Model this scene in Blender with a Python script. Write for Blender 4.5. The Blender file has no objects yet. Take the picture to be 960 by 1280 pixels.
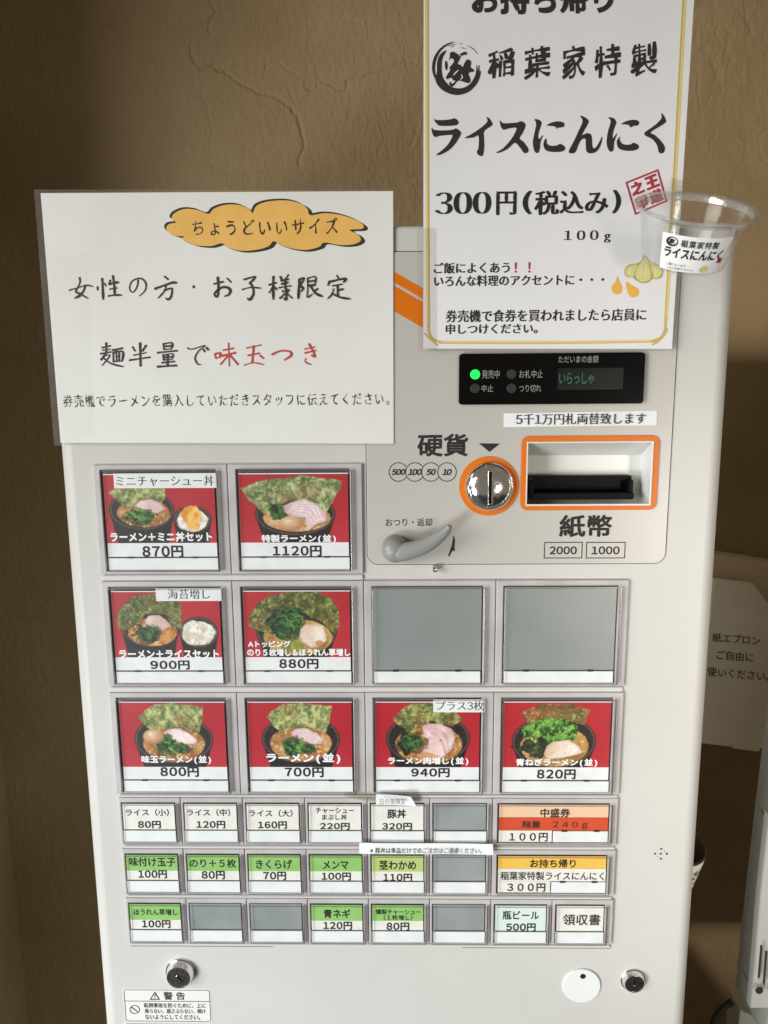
import bpy, bmesh, math, random
import numpy as np
from mathutils import Vector, Matrix

# ------------------------------------------------------------------ camera, light, exposure
S = bpy.context.scene
COL = S.collection
F_PX = 950.0
PITCH, YAW, ROLL = map(math.radians, (9.638, -1.005, -0.4355))
FWD = Vector((math.sin(YAW)*math.cos(PITCH), math.cos(YAW)*math.cos(PITCH), -math.sin(PITCH)))
_r = Vector((math.cos(YAW), -math.sin(YAW), 0)); _u = _r.cross(FWD)
RIGHT = _r*math.cos(ROLL) + _u*math.sin(ROLL)
UP = -_r*math.sin(ROLL) + _u*math.cos(ROLL)
CAMPOS = Vector((-0.005, 0, 1.30)) - FWD*0.689
cd = bpy.data.cameras.new('camera'); co = bpy.data.objects.new('camera', cd); COL.objects.link(co)
M = Matrix((RIGHT, UP, -FWD)).transposed().to_4x4(); M.translation = CAMPOS
co.matrix_world = M
cd.sensor_fit = 'VERTICAL'; cd.sensor_height = 36; cd.lens = 36*F_PX/1280
cd.clip_start = 0.02; cd.clip_end = 50
S.camera = co
S.render.resolution_x, S.render.resolution_y = 768, 1024
S.view_settings.view_transform = 'Standard'; S.view_settings.look = 'None'
S.view_settings.exposure = 0.07; S.view_settings.gamma = 1.0
W = bpy.data.worlds.new('World'); S.world = W; W.use_nodes = True
bg = W.node_tree.nodes['Background']; bg.inputs[0].default_value = (0.95, 0.83, 0.66, 1); bg.inputs[1].default_value = 0.185

def area(name, loc, target, sx, sy, watts, col, spread=180):
    d = bpy.data.lights.new(name, 'AREA'); d.shape = 'RECTANGLE'; d.size = sx; d.size_y = sy
    d.energy = watts; d.color = col; d.spread = math.radians(spread)
    o = bpy.data.objects.new(name, d); COL.objects.link(o); o.location = loc
    o.rotation_euler = (Vector(target)-Vector(loc)).to_track_quat('-Z', 'Y').to_euler()
    return o
area('shop_window_light', (-2.2, -1.7, 1.72), (0.0, 0, 1.25), 1.5, 1.1, 20.5, (1.0, 0.985, 0.955), 110)
area('low_fill_light', (-1.6, -1.8, 0.45), (0.05, 0, 0.62), 0.8, 0.5, 6.5, (0.88, 0.97, 1.0), 60)  # added fill lamp, brightens the lower front of the machine
area('right_fill_light', (1.22, -2.1, 0.85), (0.62, .3, 1.12), 0.6, 0.6, 2.2, (1.0, 0.92, 0.82), 32)  # added fill lamp, lifts the wall, notice and appliance at the right

# ------------------------------------------------------------------ helpers
def at(px, py, Y=0.0):
    """a pixel of the 960x1280 photograph as a point on the upright plane y=Y"""
    d = FWD*F_PX + RIGHT*(px-480) + UP*(640-py)
    return CAMPOS + d*((Y-CAMPOS.y)/d.y)

def rgb(r, g, b, a=1):
    f = lambda v: ((v/255+0.055)/1.055)**2.4 if v > 10.3 else v/255/12.92
    return (f(r), f(g), f(b), a)

def nn(nt, t, **kw):
    n = nt.nodes.new(t)
    for k, v in kw.items(): setattr(n, k, v)
    return n

def mat(name, col, rough=0.5, metal=0.0, spec=0.5, coat=0.0, coat_rough=0.1, noise=None, bump=None, emit=None, trans=0):
    m = bpy.data.materials.new(name); m.use_nodes = True; nt = m.node_tree
    b = nt.nodes['Principled BSDF']
    b.inputs['Base Color'].default_value = col
    b.inputs['Roughness'].default_value = rough; b.inputs['Metallic'].default_value = metal
    b.inputs['Specular IOR Level'].default_value = spec
    b.inputs['Coat Weight'].default_value = coat; b.inputs['Coat Roughness'].default_value = coat_rough
    tc = nn(nt, 'ShaderNodeTexCoord')
    if noise:   # (scale, colour2, contrast low, high, detail)
        sc, c2, lo, hi, det = noise
        n = nn(nt, 'ShaderNodeTexNoise'); n.inputs['Scale'].default_value = sc; n.inputs['Detail'].default_value = det
        r = nn(nt, 'ShaderNodeMapRange'); r.inputs[1].default_value = lo; r.inputs[2].default_value = hi
        x = nn(nt, 'ShaderNodeMix', data_type='RGBA'); x.inputs[6].default_value = col; x.inputs[7].default_value = c2
        nt.links.new(tc.outputs['Object'], n.inputs['Vector']); nt.links.new(n.outputs['Fac'], r.inputs[0])
        nt.links.new(r.outputs[0], x.inputs[0]); nt.links.new(x.outputs[2], b.inputs['Base Color'])
    if bump:    # (scale, strength, distance, detail)
        sc, st, di, det = bump
        n = nn(nt, 'ShaderNodeTexNoise'); n.inputs['Scale'].default_value = sc; n.inputs['Detail'].default_value = det
        bp = nn(nt, 'ShaderNodeBump'); bp.inputs['Strength'].default_value = st; bp.inputs['Distance'].default_value = di
        nt.links.new(tc.outputs['Object'], n.inputs['Vector']); nt.links.new(n.outputs['Fac'], bp.inputs['Height'])
        nt.links.new(bp.outputs[0], b.inputs['Normal'])
        if coat: nt.links.new(bp.outputs[0], b.inputs['Coat Normal'])
    if emit:
        b.inputs['Emission Color'].default_value = emit[0]; b.inputs['Emission Strength'].default_value = emit[1]
    return m

def clear_mat(name, tint, gloss_min, gloss_max, rough, bump=None, haze=0.0):
    """thin clear plastic: see-through with a surface gloss that grows towards grazing"""
    m = bpy.data.materials.new(name); m.use_nodes = True; nt = m.node_tree; nt.nodes.clear()
    out = nn(nt, 'ShaderNodeOutputMaterial'); mx = nn(nt, 'ShaderNodeMixShader')
    t = nn(nt, 'ShaderNodeBsdfTransparent'); t.inputs[0].default_value = tint
    g = nn(nt, 'ShaderNodeBsdfGlossy'); g.inputs['Roughness'].default_value = rough
    lw = nn(nt, 'ShaderNodeLayerWeight'); lw.inputs[0].default_value = 0.25
    r = nn(nt, 'ShaderNodeMapRange'); r.inputs[3].default_value = gloss_min; r.inputs[4].default_value = gloss_max
    nt.links.new(lw.outputs['Facing'], r.inputs[0]); nt.links.new(r.outputs[0], mx.inputs[0])
    src = t
    if haze:     # slightly milky plastic
        mh = nn(nt, 'ShaderNodeMixShader'); dh = nn(nt, 'ShaderNodeBsdfDiffuse'); dh.inputs[0].default_value = (.9, .9, .9, 1); mh.inputs[0].default_value = haze
        nt.links.new(t.outputs[0], mh.inputs[1]); nt.links.new(dh.outputs[0], mh.inputs[2]); src = mh
    nt.links.new(src.outputs[0], mx.inputs[1]); nt.links.new(g.outputs[0], mx.inputs[2]); nt.links.new(mx.outputs[0], out.inputs[0])
    if bump:
        tc = nn(nt, 'ShaderNodeTexCoord'); n = nn(nt, 'ShaderNodeTexNoise'); n.inputs['Scale'].default_value = bump[0]
        bp = nn(nt, 'ShaderNodeBump'); bp.inputs['Strength'].default_value = bump[1]; bp.inputs['Distance'].default_value = 0.002
        nt.links.new(tc.outputs['Object'], n.inputs['Vector']); nt.links.new(n.outputs['Fac'], bp.inputs['Height'])
        nt.links.new(bp.outputs[0], g.inputs['Normal']); nt.links.new(bp.outputs[0], lw.inputs['Normal'])
    return m

def tag(o, label=None, cat=None, group=None, kind=None):
    if label: o['label'] = label
    if cat: o['category'] = cat
    if group: o['group'] = group
    if kind: o['kind'] = kind
    return o

ORIGIN = {}
def empty(name, loc, label, cat, group=None):
    o = bpy.data.objects.new(name, None); COL.objects.link(o); o.location = loc
    o.empty_display_size = 0.03
    ORIGIN[o.name] = Vector(loc)
    return tag(o, label, cat, group)

def link(name, me, m, parent=None, smooth=False):
    """mesh given in world coordinates, hung under its thing or part"""
    if m is not None and not me.materials: me.materials.append(m)
    if smooth:
        for p in me.polygons: p.use_smooth = True
    o = bpy.data.objects.new(name, me); COL.objects.link(o)
    base = ORIGIN.get(parent.name, Vector((0, 0, 0))) if parent else Vector((0, 0, 0))
    if parent:
        o.parent = parent; me.transform(Matrix.Translation(-base))
        ORIGIN[o.name] = base
    return o

def mesh(verts, faces, name='m'):
    me = bpy.data.meshes.new(name); me.from_pydata([tuple(v) for v in verts], [], faces); me.update(); return me

def box_mesh(x0, x1, y0, y1, z0, z1, bev=0.0, seg=2):
    bm = bmesh.new(); bmesh.ops.create_cube(bm, size=1)
    for v in bm.verts:
        v.co = Vector(((x0+x1)/2+v.co.x*(x1-x0), (y0+y1)/2+v.co.y*(y1-y0), (z0+z1)/2+v.co.z*(z1-z0)))
    if bev: bmesh.ops.bevel(bm, geom=bm.edges[:], offset=bev, segments=seg, affect='EDGES')
    me = bpy.data.meshes.new('b'); bm.to_mesh(me); bm.free(); return me

def join_meshes(ms):
    V, Fc, n = [], [], 0
    for m in ms:
        V += [v.co.copy() for v in m.vertices]; Fc += [tuple(i+n for i in p.vertices) for p in m.polygons]; n = len(V)
    return mesh(V, Fc)

def rrect(x0, z0, x1, z1, r, n=6):
    pts = []
    for cx, cz, a0 in ((x1-r, z1-r, 0), (x0+r, z1-r, 90), (x0+r, z0+r, 180), (x1-r, z0+r, 270)):
        for i in range(n+1):
            a = math.radians(a0+90*i/n); pts.append((cx+r*math.cos(a), cz+r*math.sin(a)))
    return pts
def rect(x0, z0, x1, z1): return [(x1, z1), (x0, z1), (x0, z0), (x1, z0)]
def circle(cx, cz, r, n=48, rz=None):
    return [(cx+r*math.cos(2*math.pi*i/n), cz+(rz or r)*math.sin(2*math.pi*i/n)) for i in range(n)]

def curve_mesh(loops, extrude=0.0, bevel=0.0, seg=1):
    cu = bpy.data.curves.new('c', 'CURVE'); cu.dimensions = '2D'; cu.fill_mode = 'BOTH' if (extrude or bevel) else 'FRONT'
    cu.extrude = max(0, extrude-bevel); cu.bevel_depth = bevel; cu.offset = -bevel; cu.bevel_resolution = seg
    for lp in loops:
        if len(lp) < 3: continue
        s = cu.splines.new('POLY'); s.points.add(len(lp)-1)
        a = np.zeros((len(lp), 4)); a[:, :2] = np.array(lp); a[:, 3] = 1
        s.points.foreach_set('co', a.ravel()); s.use_cyclic_u = True
    ob = bpy.data.objects.new('c', cu)
    me = bpy.data.meshes.new_from_object(ob)
    bpy.data.objects.remove(ob); bpy.data.curves.remove(cu)
    me.polygons.foreach_set('use_smooth', np.zeros(len(me.polygons), bool))
    return me

def to_face(me, y):
    """curve plane (x, y) -> upright plane (x, z), curve z -> towards the viewer"""
    n = len(me.vertices); a = np.empty(n*3); me.vertices.foreach_get('co', a); a = a.reshape(-1, 3)
    b = np.stack([a[:, 0], y-a[:, 2], a[:, 1]], 1); me.vertices.foreach_set('co', b.ravel()); me.update(); return me

def plate(loops, yb, yf, bevel=0.0, seg=1):
    return to_face(curve_mesh(loops, abs(yb-yf)/2, bevel, seg), (yb+yf)/2)
def flat(loops, y): return to_face(curve_mesh(loops), y)

def smooth_loop(pts, k=4, closed=True):
    p = np.array(pts, float); n = len(p); out = []
    rng = range(n if closed else n-1)
    for i in rng:
        if closed: a, b, c, d = p[(i-1) % n], p[i], p[(i+1) % n], p[(i+2) % n]
        else: a, b, c, d = p[max(i-1, 0)], p[i], p[i+1], p[min(i+2, n-1)]
        for j in range(k):
            t = j/k
            out.append(0.5*((2*b)+(c-a)*t+(2*a-5*b+4*c-d)*t*t+(3*b-a-3*c+d)*t**3))
    if not closed: out.append(p[-1])
    return out

def lathe(profile, center, axis, n=48, smooth=True):
    """profile of (radius, height along axis)"""
    ax = Vector(axis).normalized(); t = ax.orthogonal().normalized(); b = ax.cross(t)
    V, Fc = [], []
    for r, h in profile:
        for i in range(n):
            a = 2*math.pi*i/n; V.append(Vector(center)+ax*h+(t*math.cos(a)+b*math.sin(a))*r)
    for k in range(len(profile)-1):
        for i in range(n):
            j = (i+1) % n; Fc.append((k*n+i, k*n+j, (k+1)*n+j, (k+1)*n+i))
    me = mesh(V, Fc)
    bm = bmesh.new(); bm.from_mesh(me); bmesh.ops.remove_doubles(bm, verts=bm.verts, dist=1e-6)
    bmesh.ops.recalc_face_normals(bm, faces=bm.faces); bm.to_mesh(me); bm.free()
    if smooth:
        for p in me.polygons: p.use_smooth = True
        me.set_sharp_from_angle(angle=math.radians(38))
    return me

def tube(pts, radii, n=10, cap=True):
    P_ = [Vector(p) for p in pts]; V, Fc = [], []
    up = Vector((0, 1, 0))
    for i, p in enumerate(P_):
        d = (P_[min(i+1, len(P_)-1)]-P_[max(i-1, 0)]).normalized()
        a = d.cross(up); a = a.normalized() if a.length > 1e-5 else d.orthogonal().normalized()
        b = d.cross(a)
        ra, rb = radii[i] if isinstance(radii[i], tuple) else (radii[i], radii[i])
        for k in range(n):
            t = 2*math.pi*k/n; V.append(p+a*math.cos(t)*ra+b*math.sin(t)*rb)
    for i in range(len(P_)-1):
        for k in range(n):
            j = (k+1) % n; Fc.append((i*n+k, i*n+j, (i+1)*n+j, (i+1)*n+k))
    if cap: Fc.append(tuple(range(n))[::-1]); Fc.append(tuple((len(P_)-1)*n+k for k in range(n)))
    me = mesh(V, Fc)
    bm = bmesh.new(); bm.from_mesh(me); bmesh.ops.recalc_face_normals(bm, faces=bm.faces); bm.to_mesh(me); bm.free()
    return me

def fbm(h, w, scale, octaves=4, seed=0, gain=0.5):
    """smooth value noise 0..1 on an h x w grid, `scale` cells across the width"""
    rng = np.random.default_rng(seed); out = np.zeros((h, w)); amp, tot = 1.0, 0.0
    for o in range(octaves):
        cx = scale*2**o; cy = max(1, cx*h/w)
        g = rng.random((int(cy)+3, int(cx)+3))
        y = np.linspace(0, cy, h); x = np.linspace(0, cx, w)
        yi = y.astype(int); xi = x.astype(int); fy = y-yi; fx = x-xi
        fy = (fy*fy*(3-2*fy))[:, None]; fx = (fx*fx*(3-2*fx))[None]
        a = g[np.ix_(yi, xi)]; b = g[np.ix_(yi, xi+1)]; c = g[np.ix_(yi+1, xi)]; d = g[np.ix_(yi+1, xi+1)]
        out += amp*((a*(1-fx)+b*fx)*(1-fy)+(c*(1-fx)+d*fx)*fy); tot += amp; amp *= gain
    return out/tot

# ------------------------------------------------------------------ lettering
TEXTS = []          # every string used, so that the glyphs are read in one go
GL = {}
def load_glyphs(chars):
    chars = sorted(set(chars)-{' ', '　'})
    cu = bpy.data.curves.new('t', 'FONT'); cu.body = '\n'.join(chars); cu.size = 1; cu.space_line = 4; cu.resolution_u = 4
    ob = bpy.data.objects.new('t', cu); COL.objects.link(ob)
    c2 = ob.to_curve(bpy.context.evaluated_depsgraph_get(), apply_modifiers=False)
    loops = []
    for s in c2.splines:
        bz = s.bezier_points; n = len(bz); pts = []
        for i in range(n):
            a, b = bz[i], bz[(i+1) % n]
            p0, p1, p2, p3 = [np.array(v[:2]) for v in (a.co, a.handle_right, b.handle_left, b.co)]
            L = np.linalg.norm(p3-p0)
            dev = abs(np.cross(p1-p0, p3-p0))+abs(np.cross(p2-p0, p3-p0))
            k = max(1, int(L/0.09)) if dev < 1e-4 else max(2, min(6, int(L/0.06)))
            for j in range(k):
                t = j/k; pts.append((1-t)**3*p0+3*(1-t)**2*t*p1+3*(1-t)*t*t*p2+t**3*p3)
        p = np.array(pts)
        keep = np.linalg.norm(p-np.roll(p, 1, 0), axis=1) > 1e-4
        if keep.sum() > 2: loops.append(p[keep])
    ys = np.array([l[:, 1].mean() for l in loops])
    line = 4.0
    for i, ch in enumerate(chars):
        sel = [l for l, y in zip(loops, ys) if abs(y+i*line-0.3) < 1.5]
        GL[ch] = [l+np.array([0, i*line]) for l in sel]
    COL.objects.unlink(ob); bpy.data.objects.remove(ob)

def wide(ch): return ord(ch) > 0x2E00 or ch in '・…※△'
class Loop(np.ndarray):
    pass
def shape(loops, bold=0.0, ax=0.0, az=0.0, brush=0.0, slant=0.0, rise=0.0, seed=0):
    """offset every outline outwards: evenly (bold), more across (ax) or along (az), or unevenly (brush)"""
    out = []
    def area2(l): return 0.5*np.sum(l[:, 0]*np.roll(l[:, 1], -1)-np.roll(l[:, 0], -1)*l[:, 1])
    if not loops: return out
    big = max(loops, key=lambda l: abs(area2(l))); sg = 1 if area2(big) > 0 else -1
    for l in loops:
        t = np.roll(l, -1, 0)-np.roll(l, 1, 0); t /= (np.linalg.norm(t, axis=1)[:, None]+1e-9)
        n = np.stack([t[:, 1], -t[:, 0]], 1)*sg
        v = bold+ax*np.abs(n[:, 0])+az*np.abs(n[:, 1])
        if brush: v = v+brush*(np.sin(l[:, 0]*7+seed*1.7+l[:, 1]*3)+np.sin(l[:, 1]*9.0-l[:, 0]*4+seed*2.3))*0.5
        q = l+n*np.minimum(v, 0)[:, None]                     # thinner: move the outline
        rib = n*np.maximum(v, 0)[:, None]                     # heavier: a ribbon along the outline
        if brush: q = q+np.stack([np.sin(l[:, 1]*4+seed)*0.018, np.sin(l[:, 0]*4+seed*0.7)*0.018], 1)
        sk = np.array([[1, rise], [slant, 1]])
        out.append((q@sk, (q+rib)@sk))
    return out

DIG = {ord(a): b for a, b in zip('0123456789', '０１２３４５６７８９')}
def text_loops(s, box, fx=None, adv=1.0, half=0.62, wd=1.0):
    """glyph outlines of s fitted into box (x0,z0,x1,z1): pairs (outline, outline moved outwards)"""
    fx = fx or {}; x = 0; L = []
    for k, ch in enumerate(s):
        if ch in ' 　': x += adv if ch == '　' else half; continue
        g = shape(GL.get(ch.translate(DIG), []), seed=k, **fx)
        if not g: x += adv; continue
        if wide(ch): off = x
        else:
            allp = np.concatenate([a for a, b in g]); w = allp[:, 0].max()-allp[:, 0].min()
            off = x+(half-w)/2-allp[:, 0].min()
        for a, b in g: L.append((a+np.array([off, 0]), b+np.array([off, 0])))
        x += adv if wide(ch) else half
    P_ = np.concatenate([p for q in L for p in q]); mn, mx = P_.min(0), P_.max(0)
    x0, z0, x1, z1 = box
    k = np.array([(x1-x0)/(mx[0]-mn[0]), (z1-z0)/(mx[1]-mn[1])]); o = np.array([x0, z0])
    return [((a-mn)*k+o, (b-mn)*k+o) for a, b in L]

def glyph_mesh(pairs, y):
    """fill of the outlines plus the ribbons that make them heavier, each ribbon piece a few microns off its neighbour"""
    me = flat([a for a, b in pairs], y)
    V = [tuple(v.co) for v in me.vertices]; Fc = [tuple(p.vertices) for p in me.polygons]
    for a, b in pairs:
        if np.abs(a-b).max() < 1e-6: continue
        n = len(a); base = len(V); c = 2*a-b; na = np.roll(a, -1, 0)
        for i in range(n):
            yy = y-.000012-(i % 7)*.000004
            j = (i+1) % n; m = len(V)
            V += [(b[i][0], yy, b[i][1]), (b[j][0], yy, b[j][1]), (c[j][0]*.5+a[j][0]*.5, yy, c[j][1]*.5+a[j][1]*.5), (c[i][0]*.5+a[i][0]*.5, yy, c[i][1]*.5+a[i][1]*.5)]
            Fc.append((m, m+1, m+2, m+3))
    return mesh(V, Fc)

def pbox(l, t, r, b, Y=0.0):
    m = (t+b)/2; c = (l+r)/2
    return (at(l, m, Y).x, at(c, b, Y).z, at(r, m, Y).x, at(c, t, Y).z)

def drape_mesh(me, f):
    for v in me.vertices: v.co.y -= f(v.co.x, v.co.z)
    return me
def text(name, items, y, m, parent, drape=None):
    """items: (string, box, kwargs)"""
    L = []
    for s, box, kw in items: L += text_loops(s, box, **kw)
    # glyph loops never cross between glyphs, so one fill serves them all
    me = glyph_mesh(L, y)
    if drape: drape_mesh(me, drape)
    return link(name, me, m, parent)

def stroke_mesh(strokes, y, dy=0.00002):
    """brush strokes: lists of (x, z) with half widths, each on its own hair-thin level"""
    V, Fc = [], []
    for k, (pts, ws) in enumerate(strokes):
        p = np.array(smooth_loop(pts, 5, False)); n = len(p)
        w = np.interp(np.linspace(0, 1, n), np.linspace(0, 1, len(ws)), ws)
        t = np.gradient(p, axis=0); t /= np.linalg.norm(t, axis=1)[:, None]+1e-12
        nr = np.stack([-t[:, 1], t[:, 0]], 1)
        # rounded ends
        p0 = p[0]-t[0]*w[0]*0.8; p1 = p[-1]+t[-1]*w[-1]*0.8
        A = np.vstack([p0, p+nr*w[:, None], p1]); B = np.vstack([p0, p-nr*w[:, None], p1])
        b = len(V); yy = y-k*dy
        V += [(a[0], yy, a[1]) for a in A]+[(a[0], yy, a[1]) for a in B]
        m_ = len(A)
        for i in range(m_-1):
            if i == 0: Fc.append((b+0, b+1, b+m_+1))
            elif i == m_-2: Fc.append((b+i, b+i+1, b+m_+i))
            else: Fc.append((b+i, b+i+1, b+m_+i+1, b+m_+i))
    return mesh(V, Fc)

CHARS = ('ラーメン＋ミニ丼セット870円特製(並)1120ライス900Aトッピングのり５枚増し＆ほうれん草増し880味玉800700肉増し940青ねぎ820ミニチャーシュー丼海苔増しプラス3枚'
 'ライス（小）80（中）（大）160チャーシューまぶし丼220豚丼320中盛券麺量２４０ｇ１００円味付け玉子のり＋きくらげ70メンマ茎わかめ110お持ち帰り稲葉家特製ライスにんにく３００'
 'ほうれん草青ネギ燻製（１枚増し）瓶ビール500領収書硬貨紙幣500100501020001000おつり・返却5千1万円札両替致しますただいまの金額発売中お札中止つり切れ中止いらっしゃ'
 '警告転倒事故を防ぐために、上に乗らない、揺さぶらない、傾けないようにしてください。※豚丼は単品だけでのご注文はご遠慮ください。平日の夜限定ちょうどいいサイズ'
 '券売機でラーメンを購入していただきスタッフに伝えてください。お持ち帰り稲葉家特製300円(税込み)100gご飯によくあう！！いろんな料理のアクセントに・・・食券を買われましたら店員に申しつけください。'
 '０１２３４５６７８９王道之印紙エプロンご自由にお使いください。燃えるゴミ').replace(' ', '')
load_glyphs(CHARS)

# ------------------------------------------------------------------ materials
M_face = mat('machine_paint', rgb(205, 203, 199), 0.42, spec=0.38, noise=(3.5, rgb(193, 190, 185), 0.35, 0.75, 6), bump=(900, 0.06, 0.0004, 2))
M_panel = mat('panel_plastic', rgb(190, 186, 180), 0.30, spec=0.4, bump=(600, 0.04, 0.0004, 2))
M_pad = mat('button_plastic', rgb(190, 185, 185), 0.45, noise=(30, rgb(175, 170, 170), 0.4, 0.7, 3), bump=(1500, 0.08, 0.0003, 2))
M_rail = mat('rail_plastic', rgb(204, 202, 198), 0.4)
M_well = mat('well_plastic', rgb(96, 90, 90), 0.5)
M_seam = mat('seam', rgb(60, 55, 50), 0.8)
M_clip = mat('clip_plastic', rgb(60, 58, 60), 0.5)
M_blank = mat('blank_card', rgb(146, 153, 150), 0.35, coat=.4, coat_rough=.3, noise=(9, rgb(132, 138, 136), 0.3, 0.7, 3))
M_blank2 = mat('blank_card_pale', rgb(162, 168, 167), 0.3, coat=.5, coat_rough=.3, noise=(22, rgb(140, 146, 146), 0.3, 0.7, 3))
M_white = mat('white_card', rgb(238, 240, 240), 0.55, noise=(60, rgb(228, 232, 233), 0.4, 0.7, 3))
M_cream = mat('cream_card', rgb(238, 236, 229), 0.6, noise=(90, rgb(230, 227, 218), .4, .7, 3))
M_mint = mat('mint_card', rgb(220, 235, 226), 0.6)
M_green = mat('green_card', rgb(150, 200, 112), 0.6, noise=(70, rgb(140, 190, 104), 0.4, 0.7, 3))
M_yelgreen = mat('yellow_green_card', rgb(186, 204, 120), 0.6)
M_peach = mat('peach_card', rgb(236, 200, 166), 0.6)
M_red = mat('red_card', rgb(212, 78, 42), 0.6)
M_gold = mat('gold_card', rgb(240, 192, 82), 0.6)
M_ink = mat('black_ink', rgb(30, 28, 28), 0.6)
M_inksoft = mat('grey_ink', rgb(70, 66, 62), 0.6)
M_brush = mat('brush_ink', rgb(48, 38, 32), 0.6)
M_redink = mat('red_ink', rgb(190, 60, 56), 0.6)
M_crimson = mat('crimson_ink', rgb(172, 40, 60), 0.6)
M_whiteink = mat('white_ink', rgb(250, 250, 250), 0.6)
M_glow = mat('display_glow', rgb(40, 110, 90), 0.5, emit=(rgb(80, 190, 155), 0.28))
M_dimwhite = mat('display_print', rgb(150, 150, 148), 0.5)
M_led = mat('green_lamp', rgb(30, 200, 70), 0.3, emit=(rgb(20, 250, 80), 1.1))
M_led_off = mat('dark_lamp', rgb(44, 46, 44), 0.3)
M_black = mat('black_gloss', rgb(8, 8, 8), 0.14, spec=0.22)
M_blackmat = mat('black_plastic', rgb(8, 8, 8), 0.5, spec=.12)
M_lcd = mat('display_glass', rgb(14, 17, 16), 0.3, spec=.25)
M_orange = mat('orange_print', rgb(218, 112, 10), 0.4, spec=.3)
M_chrome = mat('chrome', (0.85, 0.84, 0.82, 1), 0.14, metal=1.0, bump=(70, 0.25, 0.003, 3))
M_steel = mat('dark_steel', (0.35, 0.33, 0.31, 1), 0.28, metal=1.0, noise=(300, (0.2, 0.19, 0.18, 1), 0.4, 0.7, 3))
M_lever = mat('lever_grey', rgb(142, 143, 140), 0.34, spec=0.45)
M_recess = mat('recess_plastic', rgb(220, 220, 216), 0.35, spec=0.5)
M_disc = mat('white_disc', rgb(226, 228, 227), 0.3)
M_paper = mat('notice_paper', rgb(231, 230, 226), 0.55, coat=0.35, coat_rough=0.22, noise=(9, rgb(224, 222, 217), 0.35, 0.7, 4), bump=(14, 0.18, 0.004, 3))
M_paper2 = mat('notice_paper_cool', rgb(235, 234, 236), 0.55, coat=0.35, coat_rough=0.2, noise=(9, rgb(229, 228, 230), 0.35, 0.7, 4), bump=(12, 0.15, 0.004, 3))
M_goldline = mat('gold_print', rgb(206, 176, 96), 0.5)
M_goldline2 = mat('gold_print_pale', rgb(230, 205, 130), 0.5)
M_cloud = mat('cloud_orange', rgb(236, 186, 96), 0.55, noise=(40, rgb(228, 176, 84), 0.4, 0.7, 3))
M_sleeve = clear_mat('laminate_film', (0.985, 0.985, 0.98, 1), 0.03, 0.2, 0.2, (40, 0.3), .03)
M_tape = clear_mat('clear_tape', (0.985, 0.98, 0.97, 1), 0.025, 0.4, 0.15, (60, 0.4))
M_cover = clear_mat('button_cover', (0.985, 0.985, 0.985, 1), 0.015, 0.30, 0.05)
M_edge = clear_mat('cover_edge', (0.80, 0.78, 0.79, 1), 0.08, 0.5, 0.2)
M_cup = clear_mat('cup_plastic', (0.99, 0.99, 0.99, 1), 0.02, 0.4, 0.12, (45, 0.35), .02)
M_cuprim = clear_mat('cup_rim_plastic', (0.97, 0.97, 0.97, 1), 0.16, 0.6, 0.14, (70, 0.5), .14)
M_garlic = mat('garlic_yellow', rgb(216, 210, 140), 0.6)
M_garlic2 = mat('garlic_pale', rgb(232, 226, 176), 0.6)
M_garlic3 = mat('garlic_line', rgb(170, 160, 84), 0.6)
M_drop = mat('drop_amber', rgb(238, 182, 70), 0.6)
M_grey_app = mat('appliance_grey', rgb(172, 171, 164), 0.5, spec=0.4, bump=(500, 0.05, 0.0005, 2))
M_grey_dark = mat('vent_dark', rgb(30, 28, 26), 0.7)
M_leaf = mat('apron_paper', rgb(244, 238, 224), 0.7, noise=(8, rgb(230, 222, 204), 0.35, 0.7, 3), bump=(9, 0.25, 0.005, 2))
M_leaf2 = mat('apron_paper_back', rgb(212, 196, 166), 0.7)
M_rubber = mat('cable_rubber', rgb(26, 23, 22), 0.5)
M_tin = mat('tin_inside', rgb(96, 84, 70), 0.4, metal=0.4)
M_tinlabel = mat('tin_label', rgb(236, 232, 218), 0.6)

# wall plaster
M_wall = bpy.data.materials.new('brown_plaster'); M_wall.use_nodes = True
nt = M_wall.node_tree; b = nt.nodes['Principled BSDF']; b.inputs['Roughness'].default_value = 0.72; b.inputs['Specular IOR Level'].default_value = 0.25
tc = nn(nt, 'ShaderNodeTexCoord')
n1 = nn(nt, 'ShaderNodeTexNoise'); n1.inputs['Scale'].default_value = 3.2; n1.inputs['Detail'].default_value = 6
cr = nn(nt, 'ShaderNodeValToRGB'); cr.color_ramp.elements[0].position = 0.32; cr.color_ramp.elements[0].color = (0.255, 0.178, 0.086, 1)
cr.color_ramp.elements[1].position = 0.68; cr.color_ramp.elements[1].color = (0.355, 0.262, 0.142, 1)
n2 = nn(nt, 'ShaderNodeTexNoise'); n2.inputs['Scale'].default_value = 240; n2.inputs['Detail'].default_value = 4
bp = nn(nt, 'ShaderNodeBump'); bp.inputs['Strength'].default_value = 0.45; bp.inputs['Distance'].default_value = 0.0014
n3_ = nn(nt, 'ShaderNodeTexNoise'); n3_.inputs['Scale'].default_value = 85; n3_.inputs['Detail'].default_value = 5; n3_.inputs['Distortion'].default_value = 1.2
mp_ = nn(nt, 'ShaderNodeMapping'); mp_.inputs['Scale'].default_value = (1, 1, .45)
bp2 = nn(nt, 'ShaderNodeBump'); bp2.inputs['Strength'].default_value = 0.6; bp2.inputs['Distance'].default_value = 0.003
nt.links.new(tc.outputs['Object'], mp_.inputs['Vector']); nt.links.new(mp_.outputs[0], n3_.inputs['Vector']); nt.links.new(n3_.outputs['Fac'], bp2.inputs['Height']); nt.links.new(bp2.outputs[0], bp.inputs['Normal'])
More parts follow.
